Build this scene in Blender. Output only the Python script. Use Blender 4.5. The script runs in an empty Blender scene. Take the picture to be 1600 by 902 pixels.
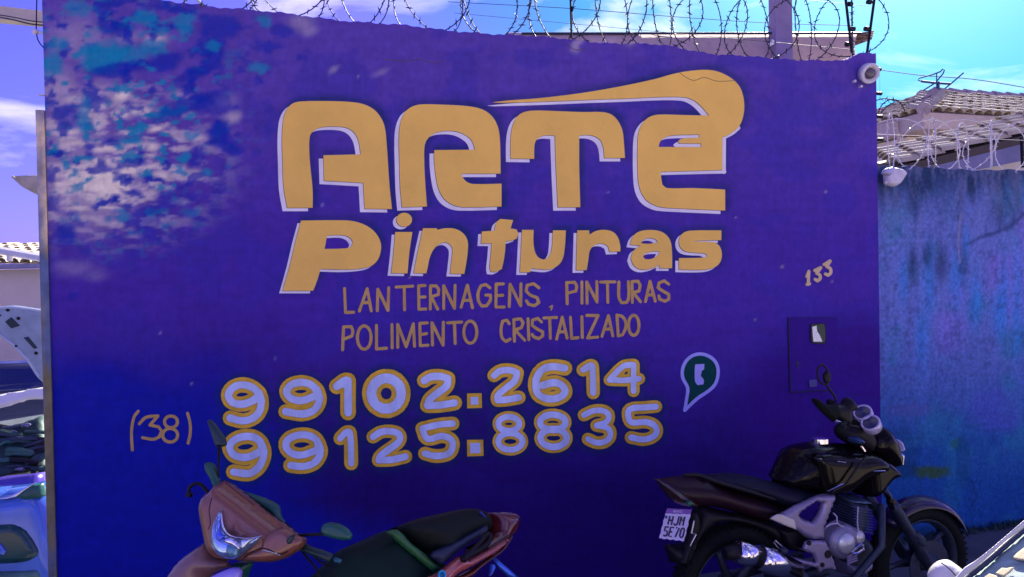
import bpy, bmesh, math, random
import numpy as np
from mathutils import Vector, Matrix
from mathutils.geometry import tessellate_polygon, delaunay_2d_cdt
random.seed(5); rng = np.random.default_rng(5)
S = bpy.context.scene; COL = S.collection
R = math.radians
# ------------------------------------------------------------------ camera
FPX = 1155.0; CAM = np.array([0, 0, 1.77]); GZ = -0.06
_p, _r = R(.75), R(1.1)
_F = np.array([0, math.cos(_p), -math.sin(_p)]); _R0 = np.array([1., 0, 0]); _U0 = np.cross(_R0, _F)
_Rt = _R0*math.cos(_r) - _U0*math.sin(_r); _Up = _U0*math.cos(_r) + _R0*math.sin(_r)
cd = bpy.data.cameras.new('camera'); cam = bpy.data.objects.new('camera', cd); COL.objects.link(cam)
cd.sensor_width = 36; cd.lens = FPX/1600*36; cd.clip_end = 3000; cd.clip_start = .05
m = Matrix.Identity(4)
for i in range(3):
    m[i][0] = _Rt[i]; m[i][1] = _Up[i]; m[i][2] = -_F[i]; m[i][3] = CAM[i]
cam.matrix_world = m; S.camera = cam
# ------------------------------------------------------------------ world, sun
SUN_EL, SUN_AZ = R(33), R(28.5)          # azimuth measured from +Y towards +X
sdir = Vector((math.sin(SUN_AZ)*math.cos(SUN_EL), math.cos(SUN_AZ)*math.cos(SUN_EL), math.sin(SUN_EL)))
w = bpy.data.worlds.new('World'); S.world = w; w.use_nodes = True
nt = w.node_tree; nt.nodes.clear(); N = nt.nodes.new; L = nt.links.new
def wmath(op, a, b=None, c=None, clamp=False):
    n = N('ShaderNodeMath'); n.operation = op; n.use_clamp = clamp
    for k, v in enumerate((a, b, c)):
        if v is None: continue
        if isinstance(v, (int, float)): n.inputs[k].default_value = v
        else: L(v, n.inputs[k])
    return n.outputs[0]
def wmix(f, a, b, bt='MIX'):
    n = N('ShaderNodeMixRGB'); n.blend_type = bt
    for k, v in zip(('Fac', 'Color1', 'Color2'), (f, a, b)):
        if isinstance(v, (int, float)): n.inputs[k].default_value = v
        elif isinstance(v, tuple): n.inputs[k].default_value = (*v, 1)
        else: L(v, n.inputs[k])
    return n.outputs[0]
sky = N('ShaderNodeTexSky'); sky.sky_type = 'NISHITA'; sky.sun_disc = False
sky.sun_elevation = SUN_EL; sky.sun_rotation = SUN_AZ
tc = N('ShaderNodeTexCoord')
dp = N('ShaderNodeVectorMath'); dp.operation = 'DOT_PRODUCT'; L(tc.outputs['Generated'], dp.inputs[0]); dp.inputs[1].default_value = sdir
dot = wmath('MAXIMUM', dp.outputs['Value'], 0.0)
near = wmath('SMOOTHSTEP' if False else 'MULTIPLY_ADD', dot, 7.5, -5.85, True)
tint = wmix(near, (.25, .19, .80), (.02, .18, .40))
base = wmix(1.0, sky.outputs[0], tint, 'MULTIPLY')
mp = N('ShaderNodeMapping'); L(tc.outputs['Generated'], mp.inputs[0]); mp.inputs['Scale'].default_value = (1.6, 1.6, 4.2); mp.inputs['Rotation'].default_value = (.25, .3, .4); mp.inputs['Location'].default_value = (3.1, 1.7, .6)  # offset keeps the view mostly clear; bright unseen clouds added as fill
ns = N('ShaderNodeTexNoise'); ns.inputs['Scale'].default_value = 2.2; ns.inputs['Detail'].default_value = 7; ns.inputs['Roughness'].default_value = .55; ns.inputs['Distortion'].default_value = .5
L(mp.outputs[0], ns.inputs[0])
cl = wmath('MULTIPLY_ADD', ns.outputs[0], 4.0, -1.95, True); cl = wmath('MULTIPLY', cl, .75)
base = wmix(cl, base, (6.8, 6.2, 5.8))
g1 = wmath('POWER', dot, 26.0); glow = wmath('MULTIPLY', g1, 3.0)
g2 = wmath('POWER', dot, 220.0); glow2 = wmath('MULTIPLY', g2, 130.0)
gl = wmath('ADD', glow, glow2)
gc = wmix(1.0, (1, .98, .95), gl, 'MULTIPLY')
tot = wmix(1.0, base, gc, 'ADD')
bg = N('ShaderNodeBackground'); L(tot, bg.inputs[0]); bg.inputs[1].default_value = .10
wo = N('ShaderNodeOutputWorld'); L(bg.outputs[0], wo.inputs[0])
sl = bpy.data.lights.new('sun', 'SUN'); sl.energy = 5.0; sl.angle = R(.5); sl.color = (1, .93, .82)
so = bpy.data.objects.new('sun', sl); COL.objects.link(so); so.rotation_euler = sdir.to_track_quat('Z', 'Y').to_euler()
vs = S.view_settings; vs.view_transform = 'Standard'; vs.look = 'None'; vs.gamma = 1; vs.use_curve_mapping = False; vs.exposure = 1.62
S.render.engine = 'CYCLES'
# ------------------------------------------------------------------ geometry of the view
B = 0.30; A = 4.165; TH = math.atan(B); E1 = np.array([math.cos(TH), math.sin(TH), 0]); E2 = np.array([-math.sin(TH), math.cos(TH), 0]); UZ = np.array([0, 0, 1.])
def ray(x, y): return _F + (x-800)/FPX*_Rt - (y-451)/FPX*_Up
def P(x, y, Y):
    d = ray(x, y); return CAM + d*(Y/d[1])
def hitp(x, y, O, n):
    d = ray(x, y); n = np.asarray(n, float); return CAM + d*(np.dot(np.asarray(O)-CAM, n)/np.dot(d, n))
W0 = np.array([0, A, 0.])
def WP(x, y, off=0.): return hitp(x, y, W0 - E2*off, E2)
def wall_xyz(s, z, off=0.): return W0 + E1*s + UZ*z - E2*off
def wall_s(p): return float(np.dot(np.asarray(p)-W0, E1))
def proj(V):
    V = np.asarray(V)-CAM; d = V@_F; return 800+FPX*(V@_Rt)/d, 451-FPX*(V@_Up)/d
class Plane:
    def __init__(s, O, ax, n):
        s.O = np.asarray(O, float); s.n = np.asarray(n, float)/np.linalg.norm(n)
        ax = np.asarray(ax, float); ax = ax - s.n*np.dot(ax, s.n); s.ax = ax/np.linalg.norm(ax); s.ay = np.cross(s.n, s.ax)
        if s.ay[2] < 0: s.ay = -s.ay
    def uv(s, x, y, w=0.):
        h = hitp(x, y, s.O+s.n*w, s.n)-s.O; return (float(h@s.ax), float(h@s.ay))
    def xyz(s, u, v, w=0.): return s.O+s.ax*u+s.ay*v+s.n*w
    def pt(s, x, y, w=0.): return s.xyz(*s.uv(x, y, w), w)
# zoom helpers: turn coordinates read off an enlarged crop into photo pixels
def Z(x0, y0, sc): return lambda pts: [(x0+a/sc, y0+b/sc) for a, b in pts]
Z1 = Z(420, 90, 3.47); Z2 = Z(780, 90, 3.47); Z3 = Z(420, 330, 3.922); Z4 = Z(760, 330, 3.9225)
Z5 = Z(180, 540, 3.922); Z6 = Z(500, 540, 4.1); Z7 = Z(740, 540, 4.0); Z8 = Z(1200, 380, 3.2225)
# ------------------------------------------------------------------ materials
MATS = {}
def mat(name, col, rough=.6, metal=0., var=.12, scale=8., bump=0., bscale=60., coat=0., attr=None, spec=.5, stretch=None, trans=0., alpha=1.):
    if name in MATS: return MATS[name]
    M = bpy.data.materials.new(name); M.use_nodes = True; t = M.node_tree; b = t.nodes['Principled BSDF']
    b.inputs['Roughness'].default_value = rough; b.inputs['Metallic'].default_value = metal; b.inputs['Coat Weight'].default_value = coat; b.inputs['Coat Roughness'].default_value = .06
    b.inputs['Specular IOR Level'].default_value = spec; b.inputs['Transmission Weight'].default_value = trans; b.inputs['Alpha'].default_value = alpha
    co = t.nodes.new('ShaderNodeTexCoord'); src = co.outputs['Object']
    if stretch:
        mpn = t.nodes.new('ShaderNodeMapping'); mpn.inputs['Scale'].default_value = stretch; t.links.new(src, mpn.inputs[0]); src = mpn.outputs[0]
    n = t.nodes.new('ShaderNodeTexNoise'); n.inputs['Scale'].default_value = scale; n.inputs['Detail'].default_value = 6; n.inputs['Roughness'].default_value = .62
    t.links.new(src, n.inputs[0])
    mr = t.nodes.new('ShaderNodeMapRange'); mr.inputs[1].default_value = .25; mr.inputs[2].default_value = .75; mr.inputs[3].default_value = 1-var; mr.inputs[4].default_value = 1+var
    t.links.new(n.outputs[0], mr.inputs[0])
    mx = t.nodes.new('ShaderNodeMixRGB'); mx.blend_type = 'MULTIPLY'; mx.inputs[0].default_value = 1
    if attr:
        a = t.nodes.new('ShaderNodeAttribute'); a.attribute_name = attr; t.links.new(a.outputs['Color'], mx.inputs[1])
    else: mx.inputs[1].default_value = (*col, 1)
    t.links.new(mr.outputs[0], mx.inputs[2]); t.links.new(mx.outputs[0], b.inputs['Base Color'])
    if bump:
        n2 = t.nodes.new('ShaderNodeTexNoise'); n2.inputs['Scale'].default_value = bscale; n2.inputs['Detail'].default_value = 5
        t.links.new(src, n2.inputs[0]); bp = t.nodes.new('ShaderNodeBump'); bp.inputs['Strength'].default_value = bump; bp.inputs['Distance'].default_value = .01
        t.links.new(n2.outputs[0], bp.inputs['Height']); t.links.new(bp.outputs[0], b.inputs['Normal'])
    MATS[name] = M; return M
def srgb(r, g, b): return tuple(((c/255+.055)/1.055)**2.4 if c > 10 else c/255/12.92 for c in (r, g, b))
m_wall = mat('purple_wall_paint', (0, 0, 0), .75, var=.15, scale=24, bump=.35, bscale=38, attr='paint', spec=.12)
m_bluewall = mat('blue_limewash', (0, 0, 0), .9, var=.32, scale=40, bump=.8, bscale=26, attr='paint', spec=.12)
m_gold = mat('golden_yellow_lettering_paint', (.93, .57, .12), .6, var=.13, scale=2.2, bump=.3, bscale=38, spec=.2)
m_gold2 = mat('mustard_lettering_paint', (.82, .49, .04), .6, var=.28, scale=11, bump=.25, spec=.15)
m_tan = mat('tan_lettering_paint', (.56, .35, .11), .6, var=.2, scale=14, spec=.15)
m_white = mat('white_lettering_paint', (.80, .76, .84), .6, var=.12, scale=8, spec=.2)
m_fill = mat('white_airbrush_paint', (.60, .70, .96), .55, var=.30, scale=9, bump=.25, stretch=(1, 1, .4), spec=.2)
m_line = mat('thin_dark_outline_paint', (.02, .012, .06), .6)
m_green = mat('dark_green_badge_paint', (.002, .055, .055), .7, var=.3, spec=.1)
m_bubble = mat('pale_violet_badge_paint', (.36, .36, .88), .55, var=.1)
m_brass = mat('brass_numerals', (.62, .46, .26), .45, .3)
m_conc = mat('weathered_concrete', (.30, .27, .29), .9, var=.35, scale=5, bump=.5, bscale=25)
m_concdark = mat('mossy_concrete', (.15, .16, .13), .9, var=.45, scale=7, bump=.6, bscale=25)
m_post = mat('stained_post_plaster_with_glare', (0, 0, 0), .9, var=.3, scale=16, bump=.5, bscale=30, attr='paint')
m_steel = mat('dark_wire_steel', (.03, .03, .06), .6, .2, var=.3, scale=40)
m_galv = mat('galvanised_wire', (.62, .58, .62), .4, .5, var=.15, scale=40)
m_black = mat('black_plastic', (.007, .006, .010), .5, var=.3, scale=20, spec=.22)
m_gloss = mat('black_gloss_paint', (.004, .003, .004), .17, var=.2, spec=.16)
m_maroon = mat('maroon_black_plastic', (.016, .004, .010), .42, var=.3, scale=12, spec=.25)
m_seat = mat('seat_vinyl', (.006, .007, .024), .6, var=.3, scale=30, bump=.25, bscale=200, spec=.2)
m_seatg = mat('green_black_vinyl', (.005, .010, .008), .6, var=.4, scale=12, bump=.2, bscale=150, spec=.2)
m_rubber = mat('tyre_rubber', (.006, .008, .008), .8, var=.3, scale=40, bump=.5, bscale=120, spec=.15)
m_alu = mat('cast_aluminium', (.20, .19, .29), .45, .6, var=.2, scale=14, bump=.15)
m_aludark = mat('dark_cast_metal', (.03, .04, .07), .5, .6, var=.35, scale=25, bump=.3)
m_chrome = mat('chrome', (.72, .70, .82), .12, 1., var=.06)
m_silverp = mat('silver_frame_paint', (.22, .19, .32), .38, .4, var=.12, scale=10)
m_brown = mat('bronze_brown_body_paint', (.22, .078, .045), .3, .2, var=.10, scale=60, coat=.6)
m_red = mat('red_panel_paint', (.30, .045, .05), .25, .1, var=.12, coat=.7)
m_lens = mat('headlight_lens', (.30, .45, .75), .08, .75, var=.55, scale=22, coat=1.)
m_greenp = mat('smoky_green_plastic', (.010, .085, .06), .35, var=.35, scale=9)
m_whitep = mat('white_car_paint', (.80, .77, .72), .3, var=.03, coat=.6)
m_bluecar = mat('blue_car_paint', (.045, .13, .48), .22, .2, var=.15, coat=.9)
m_darkglass = mat('dark_green_glass', (.006, .05, .05), .12, var=.5, scale=4)
m_engine = mat('oily_engine_parts', (.018, .05, .05), .6, .3, var=.7, scale=9, bump=.6, bscale=18)
m_hood = mat('bare_primer_metal', (.30, .36, .47), .5, .1, var=.25, scale=7)
m_cream = mat('cream_render', (.55, .42, .33), .85, var=.08, scale=3, bump=.2)
m_house = mat('pale_house_render', (.80, .70, .62), .85, var=.06, scale=2, bump=.1)
m_soffit = mat('mauve_fascia', (.50, .40, .36), .8, var=.1)
m_tile = mat('pale_clay_tile', (.46, .39, .29), .85, var=.28, scale=9, bump=.4, bscale=30)
m_antenna = mat('antenna_aluminium', (.06, .10, .20), .5, .5)
m_fixture = mat('white_weathered_plastic', (.62, .58, .66), .5, var=.2, scale=20)
m_plate = mat('licence_plate_white', (.60, .56, .80), .4, var=.08)
m_platehd = mat('licence_plate_violet', (.20, .06, .42), .4)
m_ink = mat('licence_plate_ink', (.02, .015, .08), .5)
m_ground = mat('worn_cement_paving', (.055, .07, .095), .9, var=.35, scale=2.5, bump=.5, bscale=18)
m_road = mat('pale_bounce_road', (.48, .41, .33), .9, var=.3, scale=6, bump=.6, bscale=90)  # mostly unseen road surface, made pale to bounce light onto the wall
m_meterglass = mat('meter_window_glass', (.92, .93, .80), .3, .0, var=.25, scale=90)
m_paper = mat('cream_paper', (.52, .44, .25), .7, var=.1, scale=30)
m_dash = mat('dusty_teal_dashboard', (.25, .36, .36), .6, var=.6, scale=9, stretch=(1, 3, 1))
m_seal = mat('navy_rubber_seal', (.012, .02, .06), .4)
# ------------------------------------------------------------------ builders
INV = {}
def thing(name, label, cat, loc=(0, 0, 0), rotz=0, group=None):
    o = bpy.data.objects.new(name, None); COL.objects.link(o); o.empty_display_size = .2
    o.location = loc; o.rotation_euler = (0, 0, rotz); o['label'] = label; o['category'] = cat
    if group: o['group'] = group
    INV[o.name] = (Matrix.Translation(loc) @ Matrix.Rotation(rotz, 4, 'Z')).inverted()
    return o
def mesh(name, V, F, m, parent=None, smooth=False, label=None, kind=None):
    V = np.asarray(V, float)
    if parent is not None:
        I = np.array(INV[parent.name]); V = V@I[:3, :3].T+I[:3, 3]
    me = bpy.data.meshes.new(name); me.from_pydata(V.tolist(), [], [tuple(int(i) for i in f) for f in F]); me.materials.append(m)
    if smooth: me.polygons.foreach_set('use_smooth', [True]*len(me.polygons))
    me.update(); o = bpy.data.objects.new(name, me); COL.objects.link(o)
    if parent is not None: o.parent = parent; INV[o.name] = INV[parent.name]
    if label: o['label'] = label
    if kind: o['kind'] = kind
    return o
class MB:
    def __init__(s): s.V = []; s.F = []
    def add(s, V, F):
        n = len(s.V); s.V += [tuple(map(float, v)) for v in V]; s.F += [tuple(i+n for i in f) for f in F]; return s
    def tube(s, pts, r, sides=8, closed=False):
        s.add(*tube(pts, r, sides, closed)); return s
    def box(s, c, sx, sy, sz, ax=(1, 0, 0), ay=(0, 1, 0), az=(0, 0, 1)):
        s.add(*box(c, sx, sy, sz, ax, ay, az)); return s
    def build(s, name, m, parent=None, smooth=False, **k): return mesh(name, s.V, s.F, m, parent, smooth, **k)
def box(c, sx, sy, sz, ax=(1, 0, 0), ay=(0, 1, 0), az=(0, 0, 1)):
    c = np.asarray(c, float); ax, ay, az = (np.asarray(a, float) for a in (ax, ay, az)); V = []
    for i in (-1, 1):
        for j in (-1, 1):
            for k in (-1, 1): V.append(c+ax*i*sx/2+ay*j*sy/2+az*k*sz/2)
    return V, [(0, 1, 3, 2), (4, 6, 7, 5), (0, 4, 5, 1), (2, 3, 7, 6), (0, 2, 6, 4), (1, 5, 7, 3)]
def tube(pts, r, sides=8, closed=False):
    pts = [np.asarray(p, float) for p in pts]; n = len(pts); rr = r if hasattr(r, '__len__') else [r]*n
    V = []; F = []; up = None
    for i in range(n):
        a = pts[i-1] if (i > 0 or closed) else pts[i]; b = pts[(i+1) % n] if (i < n-1 or closed) else pts[i]
        t = b-a; t = t/(np.linalg.norm(t)+1e-12)
        if up is None: up = np.array([0, 0, 1.]) if abs(t[2]) < .9 else np.array([1., 0, 0])
        up = up-t*np.dot(up, t); up /= (np.linalg.norm(up)+1e-12); q = np.cross(t, up)
        for k in range(sides):
            an = 2*math.pi*k/sides; V.append(pts[i]+(up*math.cos(an)+q*math.sin(an))*rr[i])
    for i in range(n if closed else n-1):
        for k in range(sides):
            k2 = (k+1) % sides; j = (i+1) % n; F.append((i*sides+k, i*sides+k2, j*sides+k2, j*sides+k))
    if not closed: F.append(tuple(range(sides-1, -1, -1))); F.append(tuple((n-1)*sides+k for k in range(sides)))
    return V, F
def lathe(C, n, prof, seg=32, ref=(0, 0, 1), closed=False):
    """prof: list of (radius, offset along n)"""
    C = np.asarray(C, float); n = np.asarray(n, float); n = n/np.linalg.norm(n); a = np.asarray(ref, float); a = a-n*np.dot(a, n)
    if np.linalg.norm(a) < 1e-3: a = np.array([1., 0, 0])-n*n[0]
    a /= np.linalg.norm(a); b = np.cross(n, a); V = []; F = []; m_ = len(prof)
    for k in range(seg):
        an = 2*math.pi*k/seg; d = a*math.cos(an)+b*math.sin(an)
        for r, o in prof: V.append(C+d*r+n*o)
    for k in range(seg):
        k2 = (k+1) % seg
        for i in range(m_ if closed else m_-1):
            j = (i+1) % m_; F.append((k*m_+i, k2*m_+i, k2*m_+j, k*m_+j))
    if not closed:
        if prof[0][0] > 1e-5: F.append(tuple(k*m_ for k in range(seg)))
        if prof[-1][0] > 1e-5: F.append(tuple(k*m_+m_-1 for k in range(seg-1, -1, -1)))
    return V, F
def spl(pts, n=5, closed=False, sharp=180):
    """Hermite smoothing; vertices turning by more than `sharp` degrees stay corners."""
    p = [np.asarray(q, float) for q in pts]; m_ = len(p); out = []
    def sh(i):
        if not closed and i in (0, m_-1): return True
        a = p[i]-p[i-1]; b = p[(i+1) % m_]-p[i]; la, lb = np.linalg.norm(a), np.linalg.norm(b)
        if la < 1e-9 or lb < 1e-9: return True
        return math.degrees(math.acos(max(-1, min(1, float(a@b)/la/lb)))) > sharp
    for i in range(m_ if closed else m_-1):
        j = (i+1) % m_; a, b = p[i], p[j]; ln = np.linalg.norm(b-a); e = (b-a)/(ln+1e-12)
        def tan(k, e):
            if sh(k): return e*ln
            v = p[(k+1) % m_]-p[k-1]; return v/(np.linalg.norm(v)+1e-12)*ln
        ta, tb = tan(i, e), tan(j, e)
        for q in range(n):
            t = q/n; out.append((2*t**3-3*t*t+1)*a+(t**3-2*t*t+t)*ta+(-2*t**3+3*t*t)*b+(t**3-t*t)*tb)
    if not closed: out.append(p[-1])
    return out
def inpoly(X, Y, poly):
    c = np.zeros(X.shape, bool); n = len(poly)
    for i in range(n):
        x0, y0 = poly[i]; x1, y1 = poly[(i+1) % n]
        if y0 == y1: continue
        k = ((y0 > Y) != (y1 > Y)) & (X < (x1-x0)*(Y-y0)/(y1-y0)+x0); c ^= k
    return c
def segdist(X, Y, poly, closed=True):
    D = np.full(X.shape, 1e9); n = len(poly)
    for i in range(n if closed else n-1):
        x0, y0 = poly[i]; x1, y1 = poly[(i+1) % n]; dx, dy = x1-x0, y1-y0; q = dx*dx+dy*dy+1e-12
        t = np.clip(((X-x0)*dx+(Y-y0)*dy)/q, 0, 1); D = np.minimum(D, np.hypot(X-x0-t*dx, Y-y0-t*dy))
    return D
def puff(name, pxs, pl, t, Rr, m, parent, w=0., holes=(), sharp=50, n=4, back=True, sp=None, label=None, power=2.0):
    """rounded solid whose outline, seen from the street, is pxs; half thickness t, edge rounding Rr"""
    ol = [pl.uv(x, y, w) for x, y in pxs]; ol = [tuple(q) for q in spl(ol, n, True, sharp)]
    hs = [[tuple(q) for q in spl([pl.uv(x, y, w) for x, y in h], n, True, sharp)] for h in holes]
    X = np.array([q[0] for q in ol]); Y = np.array([q[1] for q in ol])
    Aa = abs(np.sum(X*np.roll(Y, -1)-np.roll(X, -1)*Y))/2; Pe = np.sum(np.hypot(X-np.roll(X, -1), Y-np.roll(Y, -1)))
    sp = sp or max(min(max(np.ptp(X), np.ptp(Y))/28, 2*Aa/Pe*.30), math.sqrt(Aa/2600))
    gx, gy = np.meshgrid(np.arange(X.min(), X.max(), sp), np.arange(Y.min(), Y.max(), sp)); gx = gx.ravel(); gy = gy.ravel()
    ok = inpoly(gx, gy, ol)
    D = segdist(gx, gy, ol)
    for h in hs: ok &= ~inpoly(gx, gy, h); D = np.minimum(D, segdist(gx, gy, h))
    ok &= D > sp*.4
    pts = list(ol); edges = [(i, (i+1) % len(ol)) for i in range(len(ol))]
    for h in hs:
        k = len(pts); edges += [(k+i, k+(i+1) % len(h)) for i in range(len(h))]; pts += h
    # a ring just inside the outline keeps the rounding smooth
    pts += list(zip(gx[ok], gy[ok]))
    v, e, f, *_ = delaunay_2d_cdt([Vector(q) for q in pts], edges, [], 0, 1e-6)
    vx = np.array([q[0] for q in v]); vy = np.array([q[1] for q in v]); f = np.array(f)
    cx = vx[f].mean(1); cy = vy[f].mean(1); k = inpoly(cx, cy, ol)
    for h in hs: k &= ~inpoly(cx, cy, h)
    f = f[k]; d = segdist(vx, vy, ol)
    for h in hs: d = np.minimum(d, segdist(vx, vy, h))
    pr = (1-(1-np.clip(d/Rr, 0, 1))**power)**(1/power)
    V = [pl.xyz(a, b, w+t*q) for a, b, q in zip(vx, vy, pr)]; nn = len(V); F = []
    s = None
    a0 = np.asarray(V[f[0][0]]); nr = np.cross(np.asarray(V[f[0][1]])-a0, np.asarray(V[f[0][2]])-a0)
    flip = nr@pl.n < 0
    for q in f: F.append(tuple(q[::-1]) if flip else tuple(q))
    if back:
        bd = d < 1e-7; idx = {}
        for i in range(nn):
            if bd[i]: idx[i] = i
            else: idx[i] = len(V); V.append(pl.xyz(vx[i], vy[i], w-t*pr[i]))
        for q in f: F.append(tuple(idx[i] for i in (q if flip else q[::-1])))
    return mesh(name, V, F, m, parent, True, label=label)
def dense_wall(name, s0, s1, ztop, zb, off, step, colour, m, parent, thick=.15):
    """plaster face as a fine grid carrying its paint colour, closed by a back, ends, top and foot"""
    ns_, nz = int((s1-s0)/step)+1, int((max(ztop(s0), ztop(s1))-zb)/step)+1
    ss = np.linspace(s0, s1, ns_); tt = np.linspace(0, 1, nz); SS, TT = np.meshgrid(ss, tt); top = np.vectorize(ztop)(ss)
    ZZ = zb+TT*(top[None, :]-zb)
    V = W0+SS[..., None]*E1+ZZ[..., None]*UZ-E2*off; V = V.reshape(-1, 3)
    F = []
    i = np.arange(nz-1)[:, None]*ns_+np.arange(ns_-1)[None, :]; i = i.ravel(); F = np.stack([i, i+1, i+ns_+1, i+ns_], 1).tolist()
    x, y = proj(V); c = colour(x, y, SS.ravel(), ZZ.ravel())
    nb = len(V); Vb = []
    for j in range(ns_): Vb.append(wall_xyz(ss[j], top[j], off-thick))
    for j in range(ns_): Vb.append(wall_xyz(ss[j], zb, off-thick))
    last = (nz-1)*ns_
    for j in range(ns_-1):
        F.append((last+j, last+j+1, nb+j+1, nb+j)); F.append((nb+j, nb+j+1, nb+ns_+j+1, nb+ns_+j)); F.append((j+1, j, nb+ns_+j, nb+ns_+j+1))
    F.append(tuple([q*ns_ for q in range(nz)]+[nb, nb+ns_])); F.append(tuple([q*ns_+ns_-1 for q in range(nz-1, -1, -1)]+[nb+2*ns_-1, nb+ns_-1]))
    V = np.vstack([V, np.array(Vb)]); c = np.vstack([c, np.tile(c[last:last+ns_], (2, 1))])
    o = mesh(name, V, F, m, parent)
    at = o.data.color_attributes.new('paint', 'FLOAT_COLOR', 'POINT'); at.data.foreach_set('color', np.hstack([c, np.ones((len(c), 1))]).astype(np.float32).ravel())
    return o
_G = rng.random((8, 64, 64))
def vn(x, y, k=0):
    g = _G[k % 8]; xi = np.floor(x).astype(int); yi = np.floor(y).astype(int); fx = x-xi; fy = y-yi; fx = fx*fx*(3-2*fx); fy = fy*fy*(3-2*fy)
    a = g[yi % 64, xi % 64]; b = g[yi % 64, (xi+1) % 64]; c = g[(yi+1) % 64, xi % 64]; d = g[(yi+1) % 64, (xi+1) % 64]
    return (a*(1-fx)+b*fx)*(1-fy)+(c*(1-fx)+d*fx)*fy
def fbm(x, y, k=0, o=4):
    s = 0; a = 1; t = 0
    for i in range(o): s = s+a*vn(x*2**i+17*i, y*2**i+5*i, k+i); t += a; a *= .5
    return s/t
def sm(a, b, x): t = np.clip((x-a)/(b-a), 0, 1); return t*t*(3-2*t)
def blob(x, y, cx, cy, rx, ry, ang=0, wx=0, wy=0):
    dx = x+wx-cx; dy = y+wy-cy; c, s = math.cos(R(ang)), math.sin(R(ang)); u = (dx*c+dy*s)/rx; v = (-dx*s+dy*c)/ry
    return np.exp(-(u*u+v*v)**1.3)
# ------------------------------------------------------------------ lettering traced from the photograph
BIG = {}
BIG['A'] = (Z1([(100,815),(80,700),(75,560),(72,430),(80,330),(100,278),(132,248),(180,238),(300,236),(430,240),(510,252),(570,282),(610,330),(630,385),(640,480),(648,600),(655,700),(668,822),(520,820),(512,680),(300,668),(296,530),(498,525),(490,470),(478,430),(450,395),(410,378),(340,374),(280,380),(240,400),(222,430),(220,520),(228,620),(238,720),(238,815)]), [])
BIG['R'] = (Z1([(722,812),(712,700),(708,560),(706,430),(715,350),(740,295),(780,265),(830,254),(950,256),(1080,264),(1160,282),(1210,318),(1240,370),(1252,430),(1256,530),(1257,630),(1045,630),(1055,655),(1075,675),(1110,686),(1262,684),(1262,808),(1060,812),(1000,800),(950,765),(920,710),(905,640),(897,560),(897,502),(1118,500),(1100,450),(1065,420),(1020,402),(960,398),(900,410),(862,440),(845,480),(843,560),(848,680),(858,808)]), [])
BIG['T'] = (Z2([(62,548),(62,450),(70,380),(90,330),(125,300),(180,288),(300,290),(450,296),(560,296),(610,310),(645,345),(668,395),(676,460),(682,545),(570,545),(565,490),(550,450),(520,428),(480,420),(434,424),(434,600),(440,812),(318,812),(308,600),(302,424),(250,422),(215,435),(195,460),(190,500),(190,550)]), [])
BIG['E'] = (Z2([(1225,830),(1225,716),(1050,708),(910,708),(885,690),(878,650),(876,620),(1210,610),(1210,435),(1250,415),(1300,375),(1325,310),(1328,240),(1310,170),(1275,125),(1220,90),(1160,70),(1080,68),(960,85),(840,118),(640,160),(430,195),(200,222),(60,232),(-40,243),(0,246),(280,238),(520,228),(700,222),(880,214),(1010,216),(1060,235),(1100,270),(1138,315),(1000,312),(860,310),(810,325),(775,360),(755,410),(750,500),(752,640),(762,710),(790,765),(830,795),(880,812),(1000,820)]),
            [Z2([(865,485),(872,458),(895,435),(940,422),(1085,418),(1085,434),(990,440),(968,455),(978,466),(1095,467),(1095,485)])])
BIG['P'] = (Z3([(85,488),(130,330),(165,180),(198,58),(420,56),(520,62),(600,90),(655,135),(685,190),(687,240),(670,295),(630,335),(560,352),(450,358),(318,354),(295,430),(272,488)]), [Z3([(342,232),(358,150),(450,147),(495,162),(516,190),(505,218),(470,228)])])
BIG['i'] = (Z3([(750,380),(765,250),(775,128),(880,128),(862,250),(850,382)]), [])
BIG['dot'] = (Z3([(830+48*math.cos(a*math.pi/6), 53+43*math.sin(a*math.pi/6)) for a in range(12)]), [])
BIG['n'] = (Z3([(888,380),(915,240),(945,105),(1030,105),(1032,115),(1080,105),(1140,108),(1190,135),(1218,180),(1220,240),(1210,320),(1198,385),(1110,384),(1120,300),(1125,230),(1110,205),(1085,192),(1050,200),(1010,235),(985,290),(975,340),(965,382)]), [])
BIG['t'] = (Z4([(-28,125),(50,120),(58,75),(85,48),(165,55),(148,106),(185,112),(195,140),(185,170),(150,182),(118,185),(115,240),(105,310),(95,355),(60,372),(25,370),(20,340),(28,260),(32,198),(-33,198)]), [])
BIG['u'] = (Z4([(205,375),(212,240),(218,115),(290,115),(288,190),(298,250),(320,285),(350,298),(380,285),(400,240),(408,118),(487,118),(480,230),(465,300),(430,340),(380,358),(320,355),(275,350),(268,375)]), [])
BIG['r'] = (Z4([(550,362),(553,240),(557,118),(630,118),(632,145),(670,122),(730,115),(780,130),(808,165),(820,210),(822,247),(755,250),(745,215),(715,200),(670,205),(635,240),(625,300),(615,362)]), [])
BIG['a'] = (Z4([(880,205),(895,160),(930,128),(990,116),(1060,122),(1105,148),(1130,190),(1138,260),(1138,350),(1060,350),(1062,330),(1010,352),(950,358),(905,335),(885,290),(900,245),(945,212)]), [Z4([(948,198),(965,175),(1000,165),(1035,172),(1052,190),(1000,200)]), Z4([(960,282),(975,258),(1010,248),(1062,246),(1050,270),(1020,290),(980,295)])])
BIG['s'] = (Z4([(1440,118),(1250,120),(1205,135),(1182,170),(1185,215),(1215,245),(1270,255),(1330,258),(1352,268),(1350,280),(1320,286),(1180,288),(1180,358),(1300,360),(1380,352),(1425,325),(1443,280),(1435,225),(1405,195),(1360,188),(1290,188),(1270,184),(1330,180),(1440,178)]), [])
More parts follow.
